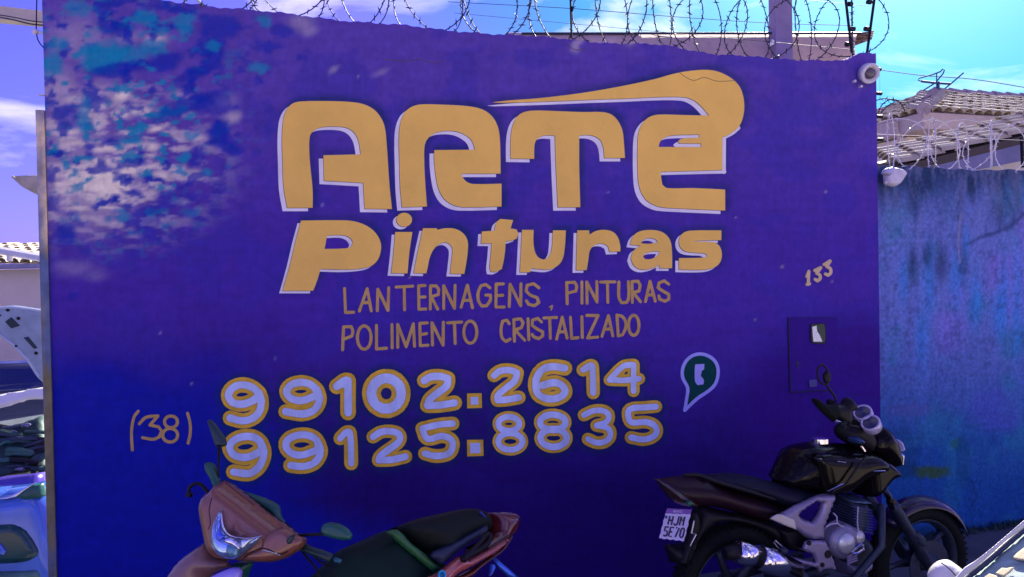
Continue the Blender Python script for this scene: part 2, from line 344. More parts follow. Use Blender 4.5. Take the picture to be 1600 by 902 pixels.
def ell(cx, cy, rx, ry, n=16, a0=0): return [(cx+rx*math.cos(a0+2*math.pi*k/n), cy+ry*math.sin(a0+2*math.pi*k/n)) for k in range(n+1)]
TXT = [
 ('L', Z3, [[(464,475),(470,622),(520,620)]]), ('A', Z3, [[(555,612),(603,475),(628,612)], [(575,562),(618,560)]]),
 ('N', Z3, [[(665,610),(668,478),(730,608),(735,470)]]), ('T', Z3, [[(780,466),(882,460)], [(830,464),(832,605)]]),
 ('E', Z3, [[(958,456),(918,458),(920,602),(962,600)], [(920,528),(958,526)]]), ('R', Z3, [[(990,600),(990,458),(1025,458),(1042,480),(1038,512),(995,525),(1035,600)]]),
 ('N', Z3, [[(1072,598),(1072,458),(1138,596),(1142,455)]]), ('A', Z3, [[(1178,590),(1217,455),(1248,592)], [(1190,548),(1240,545)]]),
 ('G', Z3, [[(1355,470),(1330,450),(1300,458),(1283,500),(1285,550),(1305,582),(1335,580),(1358,545),(1358,515),(1330,515)]]),
 ('E', Z4, [[(105,446),(60,448),(58,588),(108,588)], [(58,518),(100,516)]]), ('N', Z4, [[(140,585),(145,448),(210,580),(212,446)]]),
 ('S', Z4, [[(322,470),(290,445),(250,455),(243,490),(270,515),(310,530),(322,560),(295,580),(260,572),(245,550)]]),
 ('comma', Z4, [[(388,588),(404,580),(397,606)]]),
 ('P', Z4, [[(495,568),(492,438),(540,436),(553,460),(548,490),(500,502)]]), ('I', Z4, [[(585,435),(586,565)]]), ('N', Z4, [[(617,565),(615,435),(678,558),(677,432)]]),
 ('T', Z4, [[(700,435),(788,434)], [(742,436),(744,560)]]), ('U', Z4, [[(812,435),(812,530),(830,562),(860,560),(872,530),(870,432)]]),
 ('R', Z4, [[(895,560),(892,432),(930,430),(943,455),(935,490),(900,500),(945,556)]]), ('A', Z4, [[(975,555),(1003,430),(1035,552)], [(985,515),(1025,512)]]),
 ('S', Z4, [[(1118,448),(1090,428),(1058,440),(1052,470),(1085,492),(1118,510),(1118,540),(1095,553),(1062,540),(1057,520)]]),
 ('P', Z3, [[(452,850),(458,710),(505,708),(515,735),(510,765),(460,785)]]), ('O', Z3, [ell(585, 775, 42, 72)]), ('L', Z3, [[(660,700),(660,845),(722,840)]]),
 ('I', Z3, [[(755,695),(756,838)]]), ('M', Z3, [[(790,835),(790,695),(842,832),(886,690),(893,828)]]), ('E', Z3, [[(972,685),(925,688),(928,825),(975,822)], [(928,758),(968,750)]]),
 ('N', Z3, [[(1003,820),(1000,685),(1068,822),(1070,682)]]), ('T', Z3, [[(1095,685),(1182,680)], [(1138,684),(1142,812)]]), ('O', Z3, [ell(1235, 742, 40, 68)]),
 ('C', Z4, [[(140,690),(125,668),(100,675),(90,720),(95,775),(120,800),(145,785)]]), ('R', Z4, [[(172,798),(168,665),(210,660),(225,685),(215,715),(175,728),(235,792)]]),
 ('I', Z4, [[(255,660),(260,788)]]), ('S', Z4, [[(338,680),(315,658),(282,668),(280,700),(310,722),(345,740),(345,765),(320,782),(290,770),(280,755)]]),
 ('T', Z4, [[(352,655),(430,652)], [(388,655),(392,780)]]), ('A', Z4, [[(430,785),(465,650),(495,778)], [(442,742),(485,738)]]), ('L', Z4, [[(515,650),(522,780),(562,776)]]),
 ('I', Z4, [[(585,648),(588,775)]]), ('Z', Z4, [[(615,640),(685,640),(620,778),(682,772)]]), ('A', Z4, [[(708,768),(748,640),(775,765)], [(722,725),(765,722)]]),
 ('D', Z4, [[(800,638),(808,765),(835,758),(855,710),(850,670),(830,645),(800,638)]]), ('O', Z4, [ell(903, 700, 32, 62)]),
 ('bracket', Z5, [[(142,402),(115,440),(100,530),(105,640)]]), ('3', Z5, [[(148,480),(190,440),(262,432),(213,488)], [(213,488),(265,498),(285,525),(270,560),(235,575),(168,565)]]),
 ('8', Z5, [ell(342, 468, 40, 36), ell(337, 550, 46, 42)]), ('bracket', Z5, [[(443,415),(458,470),(460,540),(447,598)]]),
]
# digits: zoom block, skeleton strokes, white radius, gold radius (zoom units), scale
DIG = [
 ('9', Z5, 3.922, [[(885,335),(870,282),(820,248),(760,243),(712,268),(694,310),(718,348),(780,360),(840,340),(870,318)], [(880,290),(895,340),(885,400),(845,445),(780,462),(705,445)]], 24, 47),
 ('9', Z5, 3.922, [[(1240,310),(1225,262),(1180,232),(1120,228),(1068,250),(1050,288),(1080,325),(1145,338),(1220,312)], [(1235,270),(1252,320),(1240,370),(1205,405),(1140,420),(1045,405)]], 24, 45),
 ('1', Z6, 4.1, [[(108,262),(160,225),(180,225),(180,430)], [(150,245),(180,260)]], 27, 50), ('0', Z6, 4.1, [ell(425, 308, 96, 98)], 33, 60),
 ('2', Z6, 4.1, [[(668,225),(705,203),(770,198),(820,212),(812,258),(760,300),(705,345),(688,385),(770,382),(862,368)]], 25, 48),
 ('dot', Z6, 4.1, None, 25, 48),
 ('2', Z7, 4.0, [[(128,188),(165,160),(230,155),(272,170),(258,220),(205,265),(152,312),(150,342),(210,338),(282,325)]], 22, 43),
 ('6', Z7, 4.0, [[(570,142),(500,132),(435,148),(395,200),(388,262),(412,312),(480,335),(550,318),(572,285),(550,248),(500,232),(430,250)]], 24, 47),
 ('1', Z7, 4.0, [[(685,152),(730,125),(742,130),(748,295)]], 21, 42), ('4', Z7, 4.0, [[(1000,285),(1000,200),(1000,120),(935,130),(850,215),(940,218),(1035,208)]], 19, 38),
 ('9', Z5, 3.922, [[(900,650),(890,592),(840,560),(770,562),(718,590),(702,630),(735,675),(810,685),(880,655)], [(890,590),(912,650),(900,710),(870,755),(820,785),(725,775)]], 24, 47),
 ('9', Z5, 3.922, [[(1245,640),(1235,582),(1180,550),(1110,552),(1055,582),(1048,625),(1085,662),(1145,672),(1225,645)], [(1240,590),(1258,640),(1245,690),(1210,725),(1150,742),(1075,735)]], 23, 46),
 ('1', Z6, 4.1, [[(130,595),(170,555),(192,560),(200,755)]], 21, 44), ('2', Z6, 4.1, [[(340,585),(390,555),(450,550),(505,568),(508,612),(450,660),(390,705),(375,735),(460,732),(548,712)]], 23, 43),
 ('5', Z6, 4.1, [[(850,500),(760,508),(655,532),(688,598),(780,580),(842,605),(850,650),(820,695),(740,708),(672,692)]], 22, 44), ('dot', Z6, 4.1, None, 33, 53),
 ('8', Z7, 4.0, [ell(220, 490, 66, 44), ell(230, 600, 76, 52)], 20, 36), ('8', Z7, 4.0, [ell(495, 480, 80, 48), ell(500, 578, 82, 56)], 22, 38),
 ('3', Z7, 4.0, [[(690,435),(750,408),(815,410),(845,440),(830,478),(770,500)], [(770,500),(840,518),(855,560),(828,598),(770,608),(715,585)]], 19, 40),
 ('5', Z7, 4.0, [[(1140,382),(1060,388),(975,400),(968,452),(990,482),(1065,478),(1120,492),(1145,530),(1125,568),(1060,588),(985,575)]], 20, 40),
]
SHX, SHY = -7.3, 5.4
halo_fine = []; halo_big = []
for o_, h_ in BIG.values(): halo_big.append(spl(o_, 2, True, 45))
for d in DIG:
    if d[3] is None:
        c = (990, 355) if d[4] == 25 else (995, 658); q = d[1]([c])[0]; halo_fine.append(([q, (q[0]+.1, q[1])], d[5]/d[2]))
    else:
        for s_ in d[3]: halo_fine.append(([tuple(q) for q in spl(d[1](s_), 2)], d[5]/d[2]))
# ------------------------------------------------------------------ wall paint
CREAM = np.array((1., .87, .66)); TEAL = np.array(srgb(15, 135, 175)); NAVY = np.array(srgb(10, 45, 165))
BL = [ # x, y, rx, ry, angle, colour, strength : dark blobs of a glare reflection painted into the wall colour
 (160,90,32,22,-10,1,.95),(125,15,20,10,0,1,.6),(178,45,26,9,20,2,.8),(95,70,15,9,0,1,.7),(82,100,13,16,0,1,.8),(225,28,16,12,0,1,.8),(240,75,18,10,0,1,.7),(292,35,14,15,0,1,.75),(275,15,26,6,5,2,.7),
 (330,75,22,16,-20,2,.8),(333,72,10,8,0,1,.7),(262,95,24,12,-12,2,.8),(300,120,26,9,-30,2,.7),(350,40,24,16,10,2,.7),(180,110,38,9,-8,2,.8),(205,85,30,10,0,1,.7),(245,10,20,8,0,2,.5),
 (412,32,11,8,0,1,.7),(440,50,16,8,15,2,.6),(415,72,18,7,0,2,.6),(402,107,13,8,-15,1,.7),(408,124,8,4,0,2,.7),(470,92,7,4,-20,2,.5),(345,208,14,20,15,2,.9),(362,233,12,8,0,2,.7),(300,210,12,6,-10,1,.7),
 (268,172,22,7,-12,1,.95),(290,165,40,11,-20,2,.7),(330,160,25,14,-10,2,.6),(212,202,16,6,-8,1,.95),(205,222,20,6,0,1,.9),(132,248,12,4,0,1,.8),(203,249,16,5,-5,1,.9),(288,246,9,6,0,1,.9),(250,250,9,4,30,1,.9),
 (262,262,10,4,20,2,.9),(200,258,22,5,-8,2,.8),(95,237,11,5,0,2,.9),(232,273,9,7,0,1,.9),(240,282,16,4,10,2,.9),(200,279,16,5,10,2,.9),(120,270,8,5,-30,1,.85),(128,287,16,4,-25,1,.8),(320,268,8,6,0,1,.8),(312,243,10,14,20,2,.6),
 (298,280,20,5,-35,2,.7),(255,294,8,4,0,1,.9),(205,300,14,5,10,2,.8),(100,175,18,8,-15,2,.7),(110,185,16,12,10,2,.4),(130,172,9,22,0,1,.6),(134,195,8,10,0,1,.7),(165,315,20,5,-15,2,.9),(190,340,11,7,0,1,.7),(105,365,14,16,20,2,.8),
 (122,345,14,5,10,2,.6),(115,465,8,6,0,2,.5),(130,385,10,10,0,2,.4),(185,370,6,10,0,2,.4),(275,310,30,7,-10,2,.5),(240,330,28,6,-15,2,.5),(300,330,14,6,0,1,.4),
]
LT = [ # bright patches of that glare, painted into the wall colour
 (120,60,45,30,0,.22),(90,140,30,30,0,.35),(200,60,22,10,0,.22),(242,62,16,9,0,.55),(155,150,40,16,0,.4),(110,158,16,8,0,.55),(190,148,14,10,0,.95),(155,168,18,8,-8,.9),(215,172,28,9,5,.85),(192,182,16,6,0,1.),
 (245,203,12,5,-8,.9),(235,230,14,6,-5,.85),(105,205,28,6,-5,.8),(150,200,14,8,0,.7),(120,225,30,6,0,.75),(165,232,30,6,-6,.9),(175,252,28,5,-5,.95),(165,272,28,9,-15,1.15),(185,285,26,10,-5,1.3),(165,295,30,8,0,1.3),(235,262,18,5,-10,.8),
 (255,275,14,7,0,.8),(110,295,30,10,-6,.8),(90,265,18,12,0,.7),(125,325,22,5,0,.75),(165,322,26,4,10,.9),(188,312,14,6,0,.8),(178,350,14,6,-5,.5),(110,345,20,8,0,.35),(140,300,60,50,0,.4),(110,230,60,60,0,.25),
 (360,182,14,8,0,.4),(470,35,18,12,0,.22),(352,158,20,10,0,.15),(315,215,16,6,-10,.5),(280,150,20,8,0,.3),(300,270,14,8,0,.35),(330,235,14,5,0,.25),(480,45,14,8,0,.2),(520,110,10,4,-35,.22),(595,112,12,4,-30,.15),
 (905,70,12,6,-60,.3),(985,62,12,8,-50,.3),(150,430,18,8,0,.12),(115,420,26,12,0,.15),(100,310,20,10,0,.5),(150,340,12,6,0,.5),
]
def purple(x, y, s, z):
    n1 = fbm(x/170, y/170, 0); n2 = fbm(x/60+9, y/45, 2); n3 = fbm(x/14, y/14, 4, 3)
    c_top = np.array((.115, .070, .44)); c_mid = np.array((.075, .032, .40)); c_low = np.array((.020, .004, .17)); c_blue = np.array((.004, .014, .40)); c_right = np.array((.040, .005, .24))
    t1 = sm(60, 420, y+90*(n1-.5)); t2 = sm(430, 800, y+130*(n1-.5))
    c = c_top*(1-t1)[:, None]+c_mid*t1[:, None]; c = c*(1-t2)[:, None]+c_low*t2[:, None]  # brightness drop from top to foot is put into the paint colour
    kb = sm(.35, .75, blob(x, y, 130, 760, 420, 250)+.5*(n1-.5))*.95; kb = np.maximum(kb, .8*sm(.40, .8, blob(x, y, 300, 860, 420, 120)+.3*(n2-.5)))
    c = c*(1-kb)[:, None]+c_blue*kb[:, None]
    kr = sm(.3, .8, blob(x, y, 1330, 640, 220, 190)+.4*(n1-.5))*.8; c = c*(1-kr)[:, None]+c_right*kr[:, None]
    kp = sm(.50, .62, n2)*.35*sm(900, 300, y); c = c*(1-kp)[:, None]+np.array((.030, .035, .42))*kp[:, None]
    # faint roller strokes
    c = c*(1+.16*(n3-.5)+.22*(vn(x/45, y/7, 6)-.5)*.5)[:, None]
    # overspray round the lettering
    kf = np.zeros_like(x)
    sel = (x > 320) & (x < 1060) & (y > 540) & (y < 775); xs, ys = x[sel], y[sel]; D = np.full(xs.shape, 1e9)
    for pl_, r_ in halo_fine: D = np.minimum(D, segdist(xs, ys, pl_, False)-r_)
    k = np.exp(-(np.clip(D, 0, 99)/7.5)**1.5); kf[sel] = k
    kf *= (.75+.4*(n2-.5)); c = c*(1-.9*kf)[:, None]+np.array((.004, .040, .095))*(.9*kf)[:, None]
    sel = (x > 415) & (x < 1190) & (y > 95) & (y < 480); xs, ys = x[sel], y[sel]; D = np.full(xs.shape, 1e9)
    for pl_ in halo_big: D = np.minimum(D, segdist(xs, ys, [(a+3, b-3) for a, b in pl_]))
    kf = np.zeros_like(x); kf[sel] = np.exp(-(np.clip(D, 0, 99)/7.)**1.5); kf *= .75*(.6+.8*(n2-.3)); kf = np.clip(kf, 0, 1)
    c = c*(1-kf)[:, None]+np.array((.006, .035, .13))*kf[:, None]
    c = c*np.array((.92, .85, .85))
    w1 = (fbm(x/32, y/18, 1)-.5); w2 = (fbm(x/30+40, y/26, 3)-.5); wx, wy = w1*34, w2*22; wf1 = 15*(fbm(x/11, y/9, 2)-.5); wf2 = 13*(fbm(x/10+7, y/8, 5)-.5)
    glare_veil = sm(430, 60, np.hypot((x-60)*.95, (y-130)*1.15)+60*(n1-.5))*.30  # soft haze of the glare, mixed into the wall colour
    c = c*(1-glare_veil)[:, None]+np.array(srgb(125, 95, 175))*glare_veil[:, None]
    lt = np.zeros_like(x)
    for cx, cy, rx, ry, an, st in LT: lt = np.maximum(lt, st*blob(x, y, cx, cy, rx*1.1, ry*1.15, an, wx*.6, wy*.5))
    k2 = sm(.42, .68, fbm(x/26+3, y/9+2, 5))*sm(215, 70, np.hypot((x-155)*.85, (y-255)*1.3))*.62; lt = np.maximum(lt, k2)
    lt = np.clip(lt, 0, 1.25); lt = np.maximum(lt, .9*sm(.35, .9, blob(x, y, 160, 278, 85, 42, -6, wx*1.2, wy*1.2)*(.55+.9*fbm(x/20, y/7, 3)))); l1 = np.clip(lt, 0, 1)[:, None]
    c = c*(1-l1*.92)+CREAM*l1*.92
    kk = sm(.54, .72, fbm(x/20+11, y/14+5, 6, 3))*sm(330, 120, np.hypot((x-180), (y-150)*1.0))*.85; c = c*(1-kk)[:, None]+NAVY*kk[:, None]  # navy and teal flecks belong to the same painted reflection
    kk = sm(.60, .76, fbm(x/17+31, y/10+9, 2, 3))*sm(260, 100, np.hypot((x-180), (y-190)*1.0))*.9; c = c*(1-kk)[:, None]+TEAL*kk[:, None]
    for cx, cy, rx, ry, an, ci, st in BL:
        k = sm(.12, .75, blob(x, y, cx, cy, rx*1.25, ry*1.25, an, wx*.6+wf1, wy*.6+wf2)*(.8+.4*n3))[:, None]*st; c = c*(1-k)+(TEAL if ci == 1 else NAVY)*k
    # hand rolled bands, drips of old paint and small chips
    n5 = fbm(x/3.2, y/40, 7, 3); c = c*(1+.16*(n5-.5))[:, None]
    for cx, cy, r_ in ((504,320,1.2),(950,301,.9),(1222,417,1.4),(1300,440,1.),(640,433,1.),(250,520,1.1),(880,700,1.2),(1180,500,1.),(1150,340,.9),(300,600,1.1),(560,120,1.),(1120,760,1.3),(1290,300,1.2),(430,560,.9)):
        k = np.exp(-(np.hypot(x-cx, y-cy)/(r_*1.6))**2)[:, None]*.8; c = c*(1-k)+np.array((.42, .36, .40))*k
    return np.clip(c, 0, 1)
LW = thing('painted_wall', 'tall purple wall with ARTE Pinturas sign lettering behind the motorbikes', 'wall', tuple(wall_xyz(.1, GZ)), TH)
s_l = wall_s(WP(78, 450)); s_r = wall_s(WP(1374, 500)); tops = [(x, y) for x, y in ((-60, -60), (60, -30), (250, 0), (400, 17), (520, 30), (600, 37), (655, 43), (690, 47), (740, 50), (800, 55), (900, 62), (960, 68), (1040, 71), (1120, 85), (1200, 91), (1320, 96), (1340, 84), (1374, 82))]
tz = [(wall_s(WP(x, y)), WP(x, y)[2]) for x, y in tops]; tzx = [a for a, b in tz]; tzz = [b for a, b in tz]
def ztop(s): return float(np.interp(s, tzx, tzz))+.004*math.sin(s*9)+.003*math.sin(s*31+1)+.0025*math.sin(s*97)
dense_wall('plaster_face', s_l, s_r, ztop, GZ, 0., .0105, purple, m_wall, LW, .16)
def flat(name, polys, m, parent, off, label=None, n=3, sharp=42, close=True):
    """paint film on the wall: outline with holes"""
    loops = [[tuple(q) for q in spl(p, n, True, sharp)] for p in polys]
    V2 = [q for l in loops for q in l]; T = tessellate_polygon([[Vector((a, b, 0)) for a, b in l] for l in loops])
    V = [WP(a, b, off) for a, b in V2]; F = []
    for t in T:
        a, b, c = (np.asarray(V[i]) for i in t); F.append(tuple(t) if np.cross(b-a, c-a)@E2 < 0 else tuple(t[::-1]))
    return mesh(name, V, F, m, parent, label=label)
def strokes(name, lines, r, m, parent, off, jit=.04, sharp=60, n=3, sm_=True, extra=()):
    pts = []; faces = []
    def addf(q):
        a = sum(q[i][0]*q[(i+1) % len(q)][1]-q[(i+1) % len(q)][0]*q[i][1] for i in range(len(q)))
        if a < 0: q = q[::-1]
        k = len(pts); pts.extend(Vector(p) for p in q); faces.append(list(range(k, k+len(q))))
    for l in lines:
        l = [tuple(q) for q in (spl(l, n, False, sharp) if sm_ else l)]
        rr = [r*(1+random.uniform(-jit, jit)) for _ in l]
        for i, (a, b) in enumerate(l):
            q = rr[i]*.999; addf([(a+q*math.cos(t*math.pi/6+.1+i*.13), b+q*math.sin(t*math.pi/6+.1+i*.13)) for t in range(12)])
        for i in range(len(l)-1):
            (a, b), (c, d) = l[i], l[i+1]; dx, dy = c-a, d-b; ln = math.hypot(dx, dy)
            if ln < 1e-3: continue
            nx, ny = -dy/ln, dx/ln; q0, q1 = rr[i], rr[i+1]
            addf([(a+nx*q0, b+ny*q0), (c+nx*q1, d+ny*q1), (c-nx*q1, d-ny*q1), (a-nx*q0, b-ny*q0)])
    for q in extra: addf(q)
    v, e, f, *_ = delaunay_2d_cdt(pts, [], faces, 1, 1e-4)
    vx = np.array([q[0] for q in v]); vy = np.array([q[1] for q in v]); ff = np.array([t[:3] for t in f]); cx = vx[ff].mean(1); cy = vy[ff].mean(1); D = np.full(cx.shape, 1e9)
    for l in lines: D = np.minimum(D, segdist(cx, cy, [tuple(q) for q in (spl(l, n, False, sharp) if sm_ else l)], False))
    ff = ff[D <= r*(1+jit)]
    V = [WP(q[0], q[1], off) for q in v]; F = []
    for t in ff:
        a, b, c = (np.asarray(V[i]) for i in t[:3]); F.append(tuple(t) if np.cross(b-a, c-a)@E2 < 0 else tuple(t[::-1]))
    return mesh(name, V, F, m, parent)
for k, (o_, h_) in BIG.items():
    g = flat('letter_dot' if k == 'dot' else 'letter', [o_]+h_, m_gold, LW, .0030)
    sx, sy = (SHX, SHY) if k in 'ARTE' else (-5.6, 4.2)
    sh_ = lambda p, a, b: [(x+a, y+b) for x, y in p]
    if k == 'E':
        o2 = [q for q in o_]
        flat('letter_outline', [sh_(o2, sx, sy)]+[sh_(q, sx, sy) for q in h_], m_white, g, .0012)
        strokes('letter_outline', [Z2([(1220,436),(1219,622)]), Z2([(1222,432),(1262,412),(1298,382)]), Z2([(878,628),(1222,620)])], 2.7, m_white, g, .0014)
    else: flat('letter_outline', [sh_(o_, sx, sy)]+[sh_(q, sx, sy) for q in h_], m_white, g, .0012)
    flat('letter_edge', [sh_(o_, -.75, .65)]+[sh_(q, -.75, .65) for q in h_], m_line, g, .0021)
for ch, zz, ls in TXT:
    nm = {'comma': 'comma', 'bracket': 'bracket'}.get(ch, 'digit' if ch.isdigit() else 'letter')
    strokes(nm, [zz(l) for l in ls], 1.2 if ch == 'comma' else 2.35, m_tan, LW, .0022, jit=.07, sharp=40)
for ch, zz, sc, ls, rw, rg in DIG:
    if ls is None:
        c = (990, 355) if rw == 25 else (995, 658)
        q = lambda r: zz([(c[0]-r, c[1]-r), (c[0]+r*.95, c[1]-r*1.03), (c[0]+r, c[1]+r*.93), (c[0]-r*.98, c[1]+r)])
        g = flat('full_stop', [q(rg)], m_gold2, LW, .0016, sharp=60, n=2); flat('full_stop_fill', [q(rw)], m_fill, g, .0032, sharp=60, n=2)
        continue
    px = [zz(l) for l in ls]
    g = strokes('digit', px, rg/sc, m_gold2, LW, .0016, jit=.02, sharp=75)
    strokes('digit_fill', px, rw/sc*.93, m_fill, g, .0036, jit=.05, sharp=75)
    strokes('digit_edge', px, rw/sc*.93+.7, m_tan, g, .0026, jit=.03, sharp=75)
bub = Z7([(1320,405),(1332,330),(1338,265),(1308,205),(1306,150),(1328,98),(1372,62),(1430,54),(1488,78),(1522,122),(1528,180),(1510,242),(1466,286),(1400,330)])
g = flat('phone_badge', [bub], m_green, LW, .0016); strokes('badge_outline', [[*bub, bub[0]]], 2.6, m_bubble, g, .0028, sharp=60)
flat('handset', [Z7([(1385,118),(1442,115),(1441,150),(1427,158),(1420,190),(1440,215),(1437,243),(1400,248),(1384,225),(1382,150)])], m_bubble, g, .0034)
# house number: raised brass numerals
def numeral(ls, r):
    o = strokes('numeral', ls, r, m_brass, LW, .006, sharp=60)
    me = o.data; bm = bmesh.new(); bm.from_mesh(me); ex = bmesh.ops.extrude_face_region(bm, geom=bm.faces[:]); v = [e for e in ex['geom'] if isinstance(e, bmesh.types.BMVert)]
    bmesh.ops.translate(bm, verts=v, vec=(0, .0055, 0)); bmesh.ops.recalc_face_normals(bm, faces=bm.faces); bm.to_mesh(me); bm.free()
numeral([Z8([(206,142),(203,208)]), Z8([(196,168),(206,144)]), Z8([(197,208),(210,205)])], 2.3)
numeral([Z8([(236,138),(266,124),(246,152),(262,162),(262,180),(250,190),(238,182)])], 2.4)
numeral([Z8([(284,108),(313,90),(297,118),(315,130),(316,150),(304,162),(290,156)])], 2.4)
# meter box: a recessed steel door with its little window and lock
DP = [WP(*q, .0018) for q in ((1232, 498), (1308, 497), (1312, 608), (1235, 612))]
g = mesh('meter_box_door', DP+[p+E2*.0015 for p in DP], [(0, 3, 2, 1), (0, 1, 5, 4), (3, 7, 6, 2), (0, 4, 7, 3), (1, 2, 6, 5)], mat('purple_door_paint', (.040, .009, .225), .75, var=.15, scale=24, spec=.12), LW)
bx = MB()
for a, b, r_ in (((1231.5, 496), (1235, 613), .006), ((1235, 613), (1296, 610), .0045), ((1231.5, 497), (1306, 496), .0016)):
    bx.tube([WP(*a, .004), WP(*b, .004)], r_, 5)
bx.build('door_seam', mat('seam_shadow_gap', (.012, .006, .06), .8), g)
WPn = lambda pts, off: [WP(*q, off) for q in pts]
def prism(name, pts_px, off0, off1, m, parent, **k):
    n = len(pts_px); V = WPn(pts_px, off1)+WPn(pts_px, off0); F = [tuple(range(n-1, -1, -1))]+[(i, (i+1) % n, n+(i+1) % n, n+i) for i in range(n)]
    return mesh(name, V, F, m, parent, **k)
win = [tuple(q) for q in spl([(1268, 508), (1286, 506), (1289, 512), (1289, 533), (1285, 536), (1270, 535), (1268, 530)], 3, True, 60)]
f_ = prism('window_frame', [(1278.5+(x-1278.5)*1.13, 521+(y-521)*1.10) for x, y in win], .004, .009, m_black, g)
prism('window_glass', win, .009, .0105, mat('meter_dark_glass', (.02, .05, .05), .08), f_)
prism('meter_face', [tuple(q) for q in spl([(1269, 511), (1276, 509), (1277, 518), (1281, 524), (1285, 534), (1271, 534)], 2, True, 60)], .0105, .012, m_meterglass, f_)
prism('lock', [(1243, 566), (1250, 566), (1250, 568), (1247.5, 568), (1247.5, 576), (1245.5, 576), (1245.5, 568), (1243, 568)], .004, .007, m_line, g)
prism('latch_plate', [(1264, 594), (1276, 593), (1277, 604), (1265, 605)], .004, .010, mat('latch_plate_blue', (.02, .02, .22), .5), g)
# hairline cracks near the top of the wall
bx = MB()
for l in ([(1060, 112), (1072, 121), (1085, 126), (1100, 121), (1120, 127), (1150, 126)], [(600, 93), (640, 96), (655, 92), (672, 98), (690, 96)], [(880, 66), (900, 78), (915, 76)]):
    bx.tube([WP(x, y, .0035) for x, y in spl(l, 3)], .0016, 4)
bx.build('hairline_crack', mat('crack_shadow', (.16, .11, .10), .9), LW)
# ------------------------------------------------------------------ left end post of the wall
def postcol(x, y, s, z):
    n = fbm(x/9, y/22, 2); n2 = fbm(x/20, y/70, 4)
    cr = np.array((.55, .42, .26)); ol = np.array((.13, .115, .06)); bl = np.array((.05, .09, .22))
    k = sm(430, 330, y+60*(n2-.5))[:, None]; c = ol*(1-k)+cr*k  # cream upper part is glare put into the post colour
    kb = sm(.45, .7, n2)[:, None]*.75; c = c*(1-kb)+bl*kb; return np.clip(c*(1.1+.9*n)[:, None], 0, 1)
PL = thing('wall_end_post', 'narrow stained concrete post, glare painted into its top, at the left end of the purple wall', 'post', tuple(WP(70, 600)*[1, 1, 0]), TH)
zt = WP(70, 173)[2]
dense_wall('post_face', wall_s(WP(65.5, 500)), s_l-.002, lambda s: zt, GZ, .012, .012, postcol, m_post, PL, .2)
